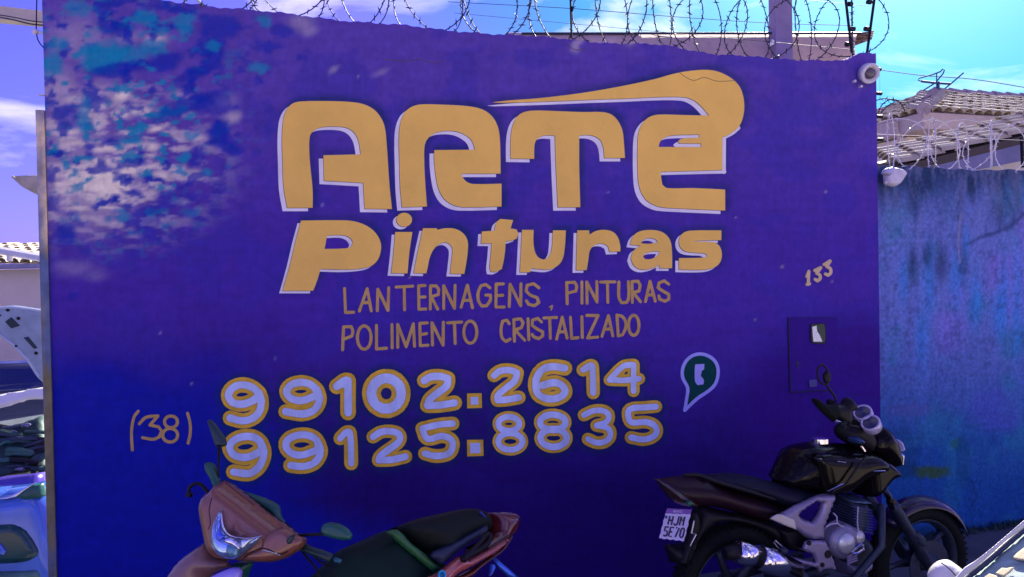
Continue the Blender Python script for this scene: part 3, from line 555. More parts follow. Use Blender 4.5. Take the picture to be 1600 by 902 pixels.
# ------------------------------------------------------------------ blue wall on the right
DRIP = [(1452,440,9,60),(1495,440,12,50),(1524,470,12,45),(1412,440,7,40),(1568,460,9,60),(1560,490,12,40),(1590,470,10,90),(1440,530,10,50),(1510,380,5,30)]
DARK = [(1400,300,12,26),(1430,270,9,40),(1475,290,14,45),(1500,280,12,60),(1530,270,16,40),(1560,330,14,26),(1470,410,12,30),(1428,415,9,30),(1505,410,8,26),(1590,290,8,60),(1450,400,8,22),(1380,290,6,30)]
def bluec(x, y, s, z):
    n1 = fbm(x/60, y/60, 1); n2 = fbm(x/22, y/120, 3); n3 = fbm(x/7, y/9, 5, 3); n4 = fbm(x/9, y/50+4, 6)
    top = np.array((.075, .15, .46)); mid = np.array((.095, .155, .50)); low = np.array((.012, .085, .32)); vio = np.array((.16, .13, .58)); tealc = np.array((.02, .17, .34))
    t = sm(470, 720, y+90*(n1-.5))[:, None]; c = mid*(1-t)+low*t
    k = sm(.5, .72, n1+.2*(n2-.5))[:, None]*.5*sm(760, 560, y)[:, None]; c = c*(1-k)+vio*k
    k = sm(.50, .72, fbm(x/45+5, y/60, 7))[:, None]*.55; c = c*(1-k)+tealc*k
    for cx, cy, rx, ry in DRIP:
        k = (blob(x, y, cx, cy, rx, ry, 0, 4*(n4-.5), 0)*.5)[:, None]; c = c*(1-k)+np.array((.010, .20, .66))*k
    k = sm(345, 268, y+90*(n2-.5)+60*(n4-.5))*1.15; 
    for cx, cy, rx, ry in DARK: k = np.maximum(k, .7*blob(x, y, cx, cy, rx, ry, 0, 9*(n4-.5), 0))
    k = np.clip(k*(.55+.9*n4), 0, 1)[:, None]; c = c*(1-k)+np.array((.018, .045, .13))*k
    k = (sm(.56, .70, n3)*.35*sm(800, 500, y))[:, None]; c = c*(1-k)+np.array((.03, .05, .20))*k
    ns1 = fbm((x+26*fbm(x/50, y/40, 1)+5*fbm(x/9, y/12, 4))/5.5, y/60, 2, 4); ns2 = fbm(x/2.2, y/3.0, 6, 2)
    c = c*(.82+.36*ns1)[:, None]*(.80+.40*ns2)[:, None]
    kg = (sm(420, 270, y+60*(n2-.5))*sm(.42, .62, ns1)*.55)[:, None]; c = c*(1-kg)+np.array((.10, .13, .30))*kg
    for cx, cy, rx, ry, col, st in ((1455,737,26,8,(.035,.10,.03),.9),(1492,693,10,7,(.02,.14,.10),.7),(1410,735,22,12,(.006,.05,.12),.6),(1505,720,9,30,(.006,.06,.18),.6),(1420,640,34,9,(.10,.08,.30),.25),(1405,700,20,30,(.01,.06,.17),.45),(1560,640,40,30,(.07,.08,.5),.4),(1560,720,60,20,(.02,.10,.34),.5)):
        k = (sm(.15, .7, blob(x, y, cx, cy, rx*1.2, ry*1.2, 0, 22*(n4-.5), 12*(n3-.5)))*st)[:, None]; c = c*(1-k)+np.array(col)*k
    for l, r_, st in (([(1600,335),(1580,352),(1560,362),(1530,372),(1512,381)],3,.6),([(1566,290),(1578,318),(1585,345),(1580,356)],4,.5),([(1500,335),(1498,380),(1502,410),(1499,425)],2.2,.6),([(1518,752),(1523,765),(1525,778),(1517,792)],1.6,.8),([(1528,796),(1533,808)],1.4,.8),([(1500,762),(1518,752)],1.2,.5)):
        k = (np.exp(-(segdist(x+3*(n3-.5), y+3*(n4-.5), l, False)/r_)**2)*st)[:, None]; c = c*(1-k)+np.array((.012, .035, .12))*k
    k = (np.exp(-(segdist(x, y, [(1501,335),(1497,380),(1500,410)], False)/1.5)**2)*.5)[:, None]; c = c*(1-k)+np.array((.3, .32, .6))*k
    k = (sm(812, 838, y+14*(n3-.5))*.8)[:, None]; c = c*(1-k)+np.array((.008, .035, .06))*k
    return np.clip(c*np.array((1.45, 1.25, 1.08)), 0, 1)
BW = thing('weathered_wall', 'lower blue wall with streaked peeling limewash right of the purple wall', 'wall', tuple(wall_xyz(3.6, GZ, -.05)), TH)
bt = WP(1500, 264, -.05)[2]
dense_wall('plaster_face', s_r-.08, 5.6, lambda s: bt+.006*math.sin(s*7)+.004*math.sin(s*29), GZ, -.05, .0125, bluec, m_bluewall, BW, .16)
# ------------------------------------------------------------------ ground
def slab(name, s0, s1, v0, v1, z0, z1, m, **k):
    V = []
    for z in (z0, z1):
        for s, v in ((s0, v0), (s1, v0), (s1, v1), (s0, v1)): V.append(W0*[1, 1, 0]+E1*s+E2*v+UZ*z)
    return mesh(name, V, [(3, 2, 1, 0), (4, 5, 6, 7), (0, 1, 5, 4), (1, 2, 6, 5), (2, 3, 7, 6), (3, 0, 4, 7)], m, **k)
mesh('ground', [(-400, -400, GZ-.13), (400, -400, GZ-.13), (400, 400, GZ-.13), (-400, 400, GZ-.13)], [(0, 1, 2, 3)], mat('packed_earth', (.20, .17, .14), .95, var=.3, scale=.6), kind='structure')
slab('road', -60, 60, -9.2, -2.6, GZ-.3, GZ-.12, m_road, kind='structure')
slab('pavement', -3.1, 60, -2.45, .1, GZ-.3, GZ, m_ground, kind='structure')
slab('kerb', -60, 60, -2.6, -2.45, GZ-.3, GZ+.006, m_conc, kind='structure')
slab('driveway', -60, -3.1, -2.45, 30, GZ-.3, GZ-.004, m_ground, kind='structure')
slab('yard', -3.1, 60, .1, 60, GZ-.3, GZ-.02, mat('yard_cement', (.25, .23, .21), .9, var=.3, scale=2), kind='structure')
# dark moss and grit along the foot of the blue wall
mb = MB()
for i in range(420):
    s = random.uniform(s_r-.4, 5.4); h = random.uniform(.008, .045); c = wall_xyz(s, GZ+h*.3, -.05+random.uniform(.002, .06)); a = random.uniform(0, 6.28); w_ = random.uniform(.008, .025)
    mb.add([c+E1*w_*math.cos(a), c-E1*w_*math.cos(a)-E2*w_, c+UZ*h+E1*random.uniform(-.01, .01), c-E2*w_*1.5], [(0, 1, 2), (0, 3, 2), (1, 3, 2)])
mb.build('moss_tufts', mat('dark_moss', (.012, .04, .035), .9, var=.4, scale=30), kind='stuff')
# ------------------------------------------------------------------ beam and post behind the wall
GB = Plane(P(1000, 60, 5.9), (1, .02, 0), (.02, -1, 0))
g = thing('garage_beam', 'mauve grey concrete beam behind the top right of the purple wall', 'beam', tuple(P(1100, 200, 5.95)*[1, 1, 0]+UZ*3.2))
puff('beam_face', [(790,51),(1000,52),(1200,53),(1340,52),(1366,48),(1362,62),(1335,72),(1340,110),(1100,112),(790,90)], GB, .09, .02, mat('beam_plaster', (.58, .43, .36), .9, var=.3, scale=4, bump=.4, bscale=25), g, sharp=30, n=1)
MB().tube([GB.pt(815, 52.5, .1), GB.pt(1345, 52, .1)], .010, 6).build('drip_edge', m_aludark, g)
g = thing('concrete_post', 'square mauve post rising above the beam beside the razor wire', 'post', tuple(P(1217, 200, 5.8)*[1, 1, 0]))
MB().box(P(1218, -60, 5.8)+UZ*-.6, .128, .15, 3.0).build('post_shaft', mat('post_plaster', (.27, .21, .33), .9, var=.22, scale=6, bump=.4, bscale=25), g)
MB().add(*lathe(P(1204, 68, 5.76), (0, -1, 0), [(.022, 0), (.022, .03), (.0, .04)], 10)).build('bolt', m_whitep, g)
# ------------------------------------------------------------------ razor wire
def barb(mb, p, t, sz):
    t = t/(np.linalg.norm(t)+1e-9); a = np.cross(t, rng.normal(size=3)); a /= np.linalg.norm(a)+1e-9
    for s_ in (-1, 1):
        mb.add([p-t*sz*.30, p+t*sz*.30, p+a*sz*s_+t*sz*.7*s_, p+np.cross(t, a)*sz*.25], [(0, 1, 2), (1, 3, 2), (0, 2, 3)])
def loopmesh(c, rad, tilt, ax, axn, wire, sz, m, parent, name='loop', start=0, frac=1., seg=26, squash=1.):
    """one turn of concertina wire round axis ax, leaning by tilt"""
    n = ax*math.cos(tilt)+axn*math.sin(tilt); a = UZ; b = np.cross(n, a); b /= np.linalg.norm(b); pts = []
    for k in range(seg+1):
        an = start+2*math.pi*frac*k/seg; jr = rad*(1+.04*math.sin(3*an+c[0]*9)); pts.append(c+a*math.cos(an)*jr*squash+b*math.sin(an)*jr)
    mb = MB(); mb.tube(pts, wire, 5)
    for k in range(seg):
        if k % 1 == 0: barb(mb, (pts[k]+pts[k+1])/2, pts[k+1]-pts[k], sz)
    mb.build(name, m, parent)
g = thing('razor_wire_coil', 'dark barbed concertina coil running along the top of the purple wall', 'razor wire', tuple(wall_xyz(.5, 3.2)), TH)
s_a = wall_s(WP(300, 5)); k = 0; s = s_a-.2; 
while s < s_r+.12:
    z = ztop(s)+.215
    for tl in (.95, -.95):
        loopmesh(wall_xyz(s+random.uniform(-.03, .03), z+random.uniform(-.01, .02)-.002, -.07), .225, tl+random.uniform(-.22, .22), E1, E2, .0033, .021, m_steel, g, seg=30)
    s += .36+random.uniform(-.04, .04)
mb = MB(); mb.tube([wall_xyz(s_a-.3, ztop(s_a)+.35, -.06), wall_xyz(s_r, ztop(s_r)+.33, -.06)], .0018, 5)
mb.tube([wall_xyz(s_a+1.4, ztop(s_a)+.18, -.3), wall_xyz(s_r+.1, ztop(s_r)+.12, -.3)], .0014, 5); mb.build('straight_wire', m_steel, g)
g = thing('silver_razor_wire_coil', 'pale sunlit concertina coil on top of the blue wall before the house', 'razor wire', tuple(wall_xyz(3.5, bt, -.05)), TH)
s = s_r+.22
while s < 5.4:
    for tl in (.85, -.85):
        loopmesh(wall_xyz(s+random.uniform(-.04, .04), bt+.17+random.uniform(-.02, .02), -.12), .20, tl+random.uniform(-.25, .25), E1, E2, .0036, .018, m_galv, g, seg=24, squash=.95)
    s += .30+random.uniform(-.03, .04)
mb = MB(); mb.tube([wall_xyz(s_r, bt+.23, -.12), wall_xyz(5.5, bt+.24, -.12)], .0016, 5); mb.build('straight_wire', m_galv, g)
# loose strands arching from the wall corner
mb = MB()
for l in ([(1369,157),(1385,154),(1400,158),(1418,160),(1436,156),(1455,150)], [(1371,178),(1380,162),(1396,155),(1408,162),(1414,174)], [(1376,176),(1388,165),(1398,160)]):
    pts = [WP(x, y, -.2) for x, y in spl(l, 4)]; mb.tube(pts, .004, 5)
    for q in range(0, len(pts)-1, 2): barb(mb, pts[q], pts[q+1]-pts[q], .02)
g2 = thing('loose_razor_strand', 'dark loose razor wire strand arching beside the purple wall corner', 'razor wire', tuple(WP(1370, 165, -.2))); mb.build('strand', m_steel, g2)
# electric fence rods with insulators
def rod(name, label, a, b, marks, off=-.02, r_=.009):
    g = thing(name, label, 'fence rod', tuple(WP(*b, off))); MB().tube([WP(*a, off), WP(*b, off)], r_, 7).build('rod', m_black, g)
    for q, dx in marks:
        p = WP(*q, off); e = E1*dx; MB().tube([p, p+e*.3, p+e*.35, p+e*.9, p+e], [.007, .007, .016, .016, .007], 8).build('insulator', m_black, g)
rod('fence_rod', 'slim dark electric fence rod leaning at the far right wall corner', (1368, -14), (1355, 82), [((1364, 4), -.05), ((1360, 46), -.05)])
rod('fence_rod', 'slim dark electric fence rod left of the corner rod', (1320, -14), (1331, 82), [((1322, 6), .05), ((1326, 45), .05), ((1328, 70), -.035)])
rod('fence_rod', 'pale fence rod standing up where the beam starts', (891, -14), (893, 60), [((892, 14), .012)], r_=.006)
g = thing('side_insulators', 'row of four black insulators on the right edge of the purple wall', 'insulator', tuple(WP(1370, 160)))
for y in (108, 146, 182, 218):
    p = WP(1366+(y-108)*.03, y, -.06); MB().tube([p-E1*.02, p+E1*.01, p+E1*.012, p+E1*.05, p+E1*.058], [.007, .007, .012, .013, .006], 8).build('insulator', m_black, g)
MB().tube([WP(1374, 108, -.06), WP(1377, 218, -.06)], .0012, 4).build('fence_line', m_galv, g)
# round white fitting and side lamp
g = thing('round_wall_lamp', 'round white fitting with dark round centre at the top right of the purple wall', 'wall lamp', tuple(WP(1350, 118)), TH)
c = WP(1349, 118, .0); nn = -E2*.85-UZ*.35+E1*-.15
MB().add(*lathe(c, -E2, [(.045, 0), (.045, .02), (.03, .03)], 24)).build('mount', m_fixture, g)
c2 = c-E2*.05; MB().add(*lathe(c2, nn, [(.035, -.05), (.062, -.03), (.066, .012), (.060, .022), (.044, .022), (.040, .010), (.0, .004)], 28)).build('housing', m_fixture, g, smooth=True)
MB().add(*lathe(c2+nn*.006, nn, [(.036, 0), (.034, .012), (.018, .018), (0, .02)], 20)).build('lens', mat('smoky_lens', (.10, .08, .13), .15), g, smooth=True)
for a, b in ((1333, 128), (1343, 136)): MB().add(*lathe(WP(a, b, .03), -E2, [(.009, 0), (.009, .02), (0, .024)], 10)).build('screw', m_fixture, g)
g = thing('floodlight', 'white angular floodlight at the top left of the blue wall', 'floodlight', tuple(WP(1395, 275, -.04)), TH)
FP = Plane(WP(1395, 275, .02), E1, -E2+UZ*.15)
puff('housing', Z(1350,240,3.468)([(98,108),(112,85),(150,78),(200,90),(224,112),(190,165),(165,180),(130,172),(118,165),(112,112)]), FP, .035, .022, m_fixture, g, sharp=35)
puff('hood', Z(1350,240,3.468)([(96,108),(112,84),(150,74),(162,82),(152,112),(140,120),(118,112)]), FP, .022, .015, mat('lilac_plastic', (.42, .42, .66), .5), g, w=.03, sharp=35)
MB().tube([WP(1384, 286, -.03), WP(1384, 286, .05)], .009, 8).build('bracket', m_fixture, g)
MB().add(*lathe(WP(1383, 285, .05), -E2, [(.008, 0), (.008, .012), (0, .015)], 10)).build('screw', m_fixture, g)
# ------------------------------------------------------------------ house on the right
def HX(p0, s, v, z): return p0*[1, 1, 0]+E1*s+E2*v+UZ*z
hc = P(1430, 190, 12.2); ze = 4.30; HW = 9.; HD = 9.; oh = .55; rz = 5.2
g = thing('tiled_house', 'pale house with hipped clay tile roof right behind the blue wall', 'house', tuple(hc*[1, 1, 0]+UZ*GZ), TH)
c0 = P(1418, 200, 12.4); V = []
for z in (GZ, ze-.28):
    for s, v in ((0, 0), (HW, 0), (HW, HD), (0, HD)): V.append(HX(c0, s, v, z))
mesh('wall', V, [(0, 1, 5, 4), (1, 2, 6, 5), (2, 3, 7, 6), (3, 0, 4, 7), (4, 5, 6, 7)], m_house, g)
# eaves corners
e0 = HX(c0, -oh*.4, -oh, ze); e1 = HX(c0, HW+oh, -oh, ze); e2 = HX(c0, HW+oh, HD+oh, ze); e3 = HX(c0, -oh*.4, HD+oh, ze)
ap = P(1460, 148, 14.6); ap2 = HX(ap, HW*.7, 0, ap[2]); 
lo = [q-UZ*.26 for q in (e0, e1, e2, e3)]
mesh('fascia', [e0, e1, e2, e3]+lo, [(0, 4, 5, 1), (1, 5, 6, 2), (2, 6, 7, 3), (3, 7, 4, 0), (4, 7, 6, 5)], m_soffit, g)
roof = mesh('roof', [q+UZ*.004 for q in (e0, e1, e2, e3)]+[ap, ap2], [(0, 1, 5, 4), (1, 2, 5), (2, 3, 4, 5), (3, 0, 4)], mat('roof_underlay', (.40, .30, .22), .9), g)
def tile_mesh(name, wd, ln):
    V = []; F = []
    for j, (y, k) in enumerate(((0, 1.), (ln, .86))):
        for i in range(6):
            a = math.pi*i/5; V.append((-math.cos(a)*wd/2*k*.9, y, math.sin(a)*wd*.40*k+(.0 if j else .022)))
    for i in range(5): F.append((i, i+1, 7+i, 6+i))
    n = len(V); V += [(x, y-.0, z-.018) for x, y, z in V[:6]]; F += [(i+1, i, n+i, n+i+1) for i in range(5)]
    me = bpy.data.meshes.new(name); me.from_pydata(V, [], F); me.materials.append(m_tile); return me
TM = tile_mesh('tile', .21, .40); NT = [0]
def tile(parent, p, right, up):
    right = right/np.linalg.norm(right); up = up/np.linalg.norm(up); nrm = np.cross(right, up); up = np.cross(nrm, right)
    M = Matrix.Identity(4)
    j = rng.normal(size=3)*.006
    for i in range(3): M[i][0] = right[i]; M[i][1] = up[i]; M[i][2] = nrm[i]; M[i][3] = p[i]+j[i]
    o = bpy.data.objects.new('tile', TM); COL.objects.link(o); o.parent = parent; o.matrix_local = Matrix(np.array(INV[parent.name]).tolist()) @ M; NT[0] += 1
# front plane rows, left plane rows
def tileplane(parent, a, b, tl, tr, du=.205, dv=.34, maxn=200, keep=None):
    """a..b eave (left to right), tl..tr top edge; tiles run up the slope"""
    ex = (b-a)/np.linalg.norm(b-a); up = ((tl+tr)/2-(a+b)/2); up = up-ex*(up@ex); H = np.linalg.norm(up); up = up/H; n = np.cross(ex, up)
    cnt = 0; la = (tl-a)@ex; lb = (tr-a)@ex; Lb = (b-a)@ex
    for r in range(int(H/dv)+1):
        t = r*dv/H
        if t > 1.0: break
        x0 = la*t; x1 = Lb+(lb-Lb)*t; x = x0+.08
        while x < x1 and cnt < maxn:
            p = a+ex*x+up*(r*dv)+n*.004
            if keep is None or keep(p): tile(parent, p, ex, up); cnt += 1
            x += du
vis = lambda p: (lambda q: 1355 < q[0] < 1625)(proj(p))
tileplane(roof, e0, e1, ap, ap2, keep=vis, maxn=190)
tileplane(roof, e3, e0, ap, ap, keep=lambda p: (lambda q: 1363 < q[0] < 1625)(proj(p)), maxn=90)
mb = MB()
for a, b in ((e0, ap), (ap, ap2)):
    n_ = int(np.linalg.norm(b-a)/.36)
    for i in range(n_): q0 = a+(b-a)*i/n_; q1 = a+(b-a)*(i+1.12)/n_; mb.tube([q0+UZ*.05, q1+UZ*.035], [.11, .085], 8)
mb.build('ridge_tiles', mat('mauve_ridge_tile', (.36, .29, .33), .85, var=.25, scale=6), g)
# wall fittings and down pipe on the house
mb = MB(); 
mb.tube([P(1400, 190, 12.3), P(1408, 240, 12.3)], .03, 8); mb.build('down_pipe', m_soffit, g)
for x, y in ((1448, 208), (1487, 208), (1521, 206), (1419, 226)): MB().add(*lathe(hitp(x, y, c0-E2*.02, E2), -E2, [(.035, 0), (.035, .03), (.0, .05)], 8)).build('wall_hook', m_black, g)
# lower tiled lean-to
g = thing('lean_to_roof', 'lower sloping clay tile roof rising to the right before the pale house', 'roof', tuple(P(1500, 260, 9.2)), TH)
N0, N1, F0, F1 = P(1396, 262, 8.6), P(1665, 196, 9.4), P(1368, 254, 9.6), P(1665, 176, 10.5)
nrm = np.cross(N1-N0, F0-N0); nrm /= np.linalg.norm(nrm); nrm = nrm if nrm[2] > 0 else -nrm
mesh('deck', [N0, N1, F1, F0]+[q-UZ*.10 for q in (N0, N1, F1, F0)], [(0, 1, 2, 3), (4, 7, 6, 5), (0, 4, 5, 1), (1, 5, 6, 2), (2, 6, 7, 3), (3, 7, 4, 0)], mat('roof_deck_wood', (.08, .06, .05), .8), g)
nr_ = 5
for r in range(nr_):
    a = N0+(F0-N0)*(r+.3)/nr_+UZ*.016*r; b = N1+(F1-N1)*(r+.3)/nr_+UZ*.016*r; d = b-a; ln = np.linalg.norm(d); d = d/ln; acr = np.cross(d, nrm); x = 0
    while x < ln-.2: tile(g, a+d*x+nrm*.03, acr, d); x += .345
mb = MB().add([N0-UZ*.10, N1-UZ*.10, N1-UZ*.34, N0-UZ*.22]+[q+E2*.06 for q in (N0-UZ*.10, N1-UZ*.10, N1-UZ*.34, N0-UZ*.22)], [(0, 3, 2, 1), (4, 5, 6, 7), (0, 1, 5, 4), (3, 7, 6, 2), (0, 4, 7, 3), (1, 2, 6, 5)])
mb.build('fascia', mat('blue_grey_fascia', (.20, .19, .34), .7), g)
lw = [P(1445, 262, 9.7), P(1680, 262, 10.6), P(1680, 198, 10.6), P(1445, 246, 9.7)]
mesh('wall', [q for q in lw]+[lw[0]*[1, 1, 0], lw[1]*[1, 1, 0]], [(0, 1, 2, 3), (4, 5, 1, 0)], m_house, g)
MB().tube([P(1596, 215, 9.0), P(1598, 262, 9.0)], .02, 6).build('pipe', m_black, g)
# antenna
g = thing('tv_antenna', 'thin television aerial standing on the house roof ridge', 'antenna', tuple(P(1467, 150, 14.4)))
ZA = Z(1350, 100, 5.012); AY = 14.4
def ar(nm, l, r_=.014):
    MB().tube([P(x, y, AY) for x, y in ZA(l)], r_, 6).build(nm, m_antenna, g)
ar('mast', [(583,258),(583,140)], .025); ar('boom', [(450,136),(550,148),(680,156)], .025); ar('mast', [(569,230),(569,75)], .012)
ar('element', [(450,136),(425,128),(432,112),(545,82),(600,60),(615,42),(630,48),(620,75),(560,148)]); ar('element', [(560,148),(428,232),(428,242),(440,242),(520,210),(550,205)]); ar('element', [(780,70),(680,156),(592,228)])
# overhead wires
def wire(lbl, l, Y, r_, m=None): 
    g = thing('overhead_wire', lbl, 'wire', tuple(P(*l[0], Y))); MB().tube([P(x, y, Y) for x, y in spl(l, 5)], r_, 5).build('strand', m or m_steel, g)
wire('thin overhead wire crossing the sky behind the aerial', [(1366,108),(1440,118),(1520,124),(1620,140)], 16, .010, m_antenna)
wire('faint overhead wire low behind the razor coil', [(700,3),(900,14),(1050,26),(1200,36),(1330,40)], 9, .004)
# ------------------------------------------------------------------ left background
g = thing('concrete_cross_beam', 'cream horizontal concrete beam high at the left edge of the picture', 'beam', tuple(P(30, 25, 6)))
q = [P(-120, -5, 6.), P(90, 20, 6.), P(90, 38, 6.), P(-120, 20, 6.)]
mesh('beam', q+[a+np.array([0, .12, 0]) for a in q], [(3, 2, 1, 0), (4, 5, 6, 7), (0, 1, 5, 4), (2, 3, 7, 6)], mat('cream_concrete', (.62, .52, .42), .85, var=.25, scale=5), g)
wire('double dark cable sagging under the cream beam at the left', [(-30,22),(20,31),(50,38),(80,40)], 5.9, .006)
wire('second dark cable under the cream beam at the left', [(-30,19),(20,27),(50,33),(80,36)], 5.85, .005)
g = thing('cable_bracket', 'small white insulator on a rod at the left wall edge with hanging cable', 'insulator', tuple(P(60, 50, 3.5)))
MB().tube([WP(69, 52, -.05), WP(57, 50, -.05)], .006, 6).build('rod', m_fixture, g)
MB().add(*lathe(WP(57, 50, -.05), E1, [(.0, -.02), (.012, -.015), (.014, .0), (.006, .012), (0, .016)], 10)).build('insulator', m_fixture, g)
MB().tube([WP(x, y, -.05) for x, y in spl([(58,-20),(57,30),(57,50),(60,64),(70,77)], 4)], .0028, 5).build('cable', m_black, g)
g = thing('wall_hook', 'small metal hook sticking out of the upper left wall edge', 'hook', tuple(WP(70, 148)))
MB().tube([WP(76, 148, -.03), WP(62, 149, -.03), WP(60, 147.5, -.03)], .005, 6).build('hook_rod', m_galv, g)
g = thing('roof_eave', 'small cream tiled eave corner poking out beside the left wall end', 'roof', tuple(P(50, 285, 6.)))
puff('eave', [(20,276),(45,274),(100,275),(100,330),(62,304),(45,296),(32,288)], Plane(P(50, 285, 6.), (1, 0, 0), (-.1, -1, .1)), .06, .03, m_tile, g, sharp=30)
MB().tube([P(20,276,5.95), P(34,289,5.95), P(48,297,5.95), P(62,304,5.95)], .012, 6).build('tile_lip', m_tile, g)
g = thing('yard_building', 'cream yard building with tiled roof seen past the left wall end', 'building', tuple(P(20, 430, 13)*[1, 1, 0]))
MB().box((P(-60, 430, 13)*[1, 1, 0])+UZ*1.02, 8, .3, 2.16).build('wall', mat('cream_yard_wall', (.88, .70, .54), .85, var=.07, scale=2, bump=.2), g)
MB().box(P(-60, 418, 12.8), 8, .5, .07).build('coping', mat('mauve_coping', (.32, .30, .42), .8, var=.4, scale=5), g)
a, b, tl, tr = P(-60, 412, 12.9), P(140, 412, 12.9), P(-60, 386, 15.5), P(140, 386, 15.5)
rf = mesh('roof', [a, b, tr, tl], [(0, 1, 2, 3)], mat('roof_underlay', (.40, .30, .22), .9), g)
tileplane(rf, a, b, tl, tr, maxn=120, keep=lambda p: (lambda q: -30 < q[0] < 75)(proj(p)))
mb = MB().tube([P(-20, 388, 12.6), P(70, 404, 12.6)], .07, 6); mb.build('gutter', mat('white_gutter', (.75, .72, .74), .5), g)
MB().tube([P(15, 395, 12.6), P(15, 408, 12.6)], .05, 6).build('gutter_bracket', m_whitep, g)
# blue car with its bonnet up
g = thing('blue_car', 'blue car with raised grey bonnet at the left edge beside the wall', 'car', tuple(P(0, 850, 4.9)*[1, 1, 0]+UZ*GZ))
ZC = Z(0, 580, 2.8); CP = Plane(P(20, 820, 4.5), (1, .1, 0), (.1, -1, .12))
puff('front_body', [(-260,770),(-100,756),(0,760),(40,757),(78,750),(100,790),(112,860),(108,960),(60,1010),(-260,1010)], CP, .14, .10, m_bluecar, g, sharp=50)
puff('grille', ZC([(-260,690),(-60,672),(0,670),(60,668),(110,690),(150,740),(172,785),(168,805),(130,830),(60,842),(-60,845),(-260,845)]), CP, .03, .03, m_darkglass, g, w=.135)
puff('fog_lamp', ZC([(-60,760),(-20,745),(5,750),(32,785),(25,805),(-20,812),(-60,810)]), CP, .03, .03, m_bluecar, g, w=.16)
puff('bumper_strip', ZC([(-200,862),(60,866),(180,862),(190,900),(60,930),(-200,930)]), CP, .05, .04, mat('teal_green_bumper', (.05, .13, .11), .5, var=.5, scale=8), g, w=.12)
puff('headlight', ZC([(72,548),(110,520),(150,495),(190,490),(200,545),(172,556),(110,562)]), CP, .04, .03, m_greenp, g, w=.12)
puff('headlight_trim', ZC([(-30,558),(30,550),(75,530),(130,500),(160,485),(150,496),(110,525),(72,552),(30,562)]), CP, .015, .01, m_chrome, g, w=.14)
puff('front_cowl', ZC([(-200,470),(0,465),(80,455),(200,440),(200,560),(60,556),(0,560),(-200,565)]), Plane(P(20, 760, 4.75), (1, .1, 0), (.1, -1, .6)), .08, .06, mat('violet_blue_paint', (.07, .035, .30), .25, coat=.8), g)
EB = Plane(P(20, 700, 5.2), (1, .1, 0), (.1, -1, .9))
puff('engine_bay', ZC([(-260,300),(-60,262),(30,248),(100,228),(200,195),(220,470),(60,470),(-260,490)]), EB, .05, .05, m_engine, g)
for i in range(26):
    x, y = random.uniform(-30, 80), random.uniform(665, 738); p = EB.pt(x, y, .08); d = EB.ax*random.uniform(.04, .14)+EB.ay*random.uniform(-.03, .05)
    MB().tube([p-d, p+EB.n*.02, p+d], random.uniform(.008, .022), 6).build('engine_hose', random.choice([m_engine, m_black, m_greenp, m_aludark]), g)
for x, y in ((18, 676), (30, 734), (40, 665)): puff('engine_bracket', [(x-8, y), (x+2, y-4), (x+9, y-2), (x+3, y+3)], EB, .01, .01, m_alu, g, w=.09)
puff('fender_top', [(-200,640),(-40,630),(0,617),(40,610),(62,606),(100,600),(100,625),(62,624),(40,626),(0,638),(-200,660)], Plane(P(20, 620, 6.1), (1, 0, 0), (0, -1, .8)), .03, .02, m_whitep, g)
puff('windscreen', [(-200,575),(100,560),(100,612),(40,612),(-200,632)], Plane(P(20, 600, 6.5), (1, 0, 0), (0, -1, 1.)), .02, .02, mat('deep_blue_glass', (.01, .015, .10), .1), g)
HP = Plane(P(30, 520, 5.9), (1, 0, 0), (0, -1, -.35)); ZH = Z(0, 300, 2.82)
hd = puff('bonnet', ZH([(-300,520),(-100,505),(0,505),(60,500),(130,508),(210,520),(240,560),(240,870),(172,825),(120,750),(60,685),(0,635),(-60,600),(-300,560)]), HP, .02, .02, m_hood, g)
for l in ([(22,572),(50,552),(88,590),(50,602)], [(104,642),(125,638),(166,688),(150,692)], [(-40,540),(-10,530),(8,545),(-20,560)]):
    puff('bonnet_cutout', ZH(l), HP, .006, .006, mat('cutout_shadow_steel', (.02, .035, .05), .7), hd, w=.022)
MB().tube([HP.pt(x, y, .02) for x, y in ZH([(-60,600),(0,628),(60,672),(120,735),(172,812)])], .014, 6).build('bonnet_rib', mat('pale_primer', (.42, .48, .58), .5), hd)
MB().tube([HP.pt(x, y, .02) for x, y in ZH([(0,512),(60,508),(130,516),(200,528)])], .012, 6).build('bonnet_rib', MATS['pale_primer'], hd)
for x, y in ((82,557),(70,680),(160,710),(35,520)): MB().add(*lathe(HP.pt(*ZH([(x, y)])[0], .02), HP.n, [(.014, 0), (.012, .01), (0, .012)], 8)).build('bonnet_clip', m_black, hd)
for s_ in (-1, 1):
    MB().add(*lathe(P(-260 if s_ < 0 else 40, 1000, 4.95)*[1, 1, 0]+UZ*(GZ+.3), (1, .1, 0), [(.0, -.09), (.25, -.09), (.3, -.06), (.3, .06), (.25, .09), (0, .09)], 24)).build('wheel', m_rubber, g)
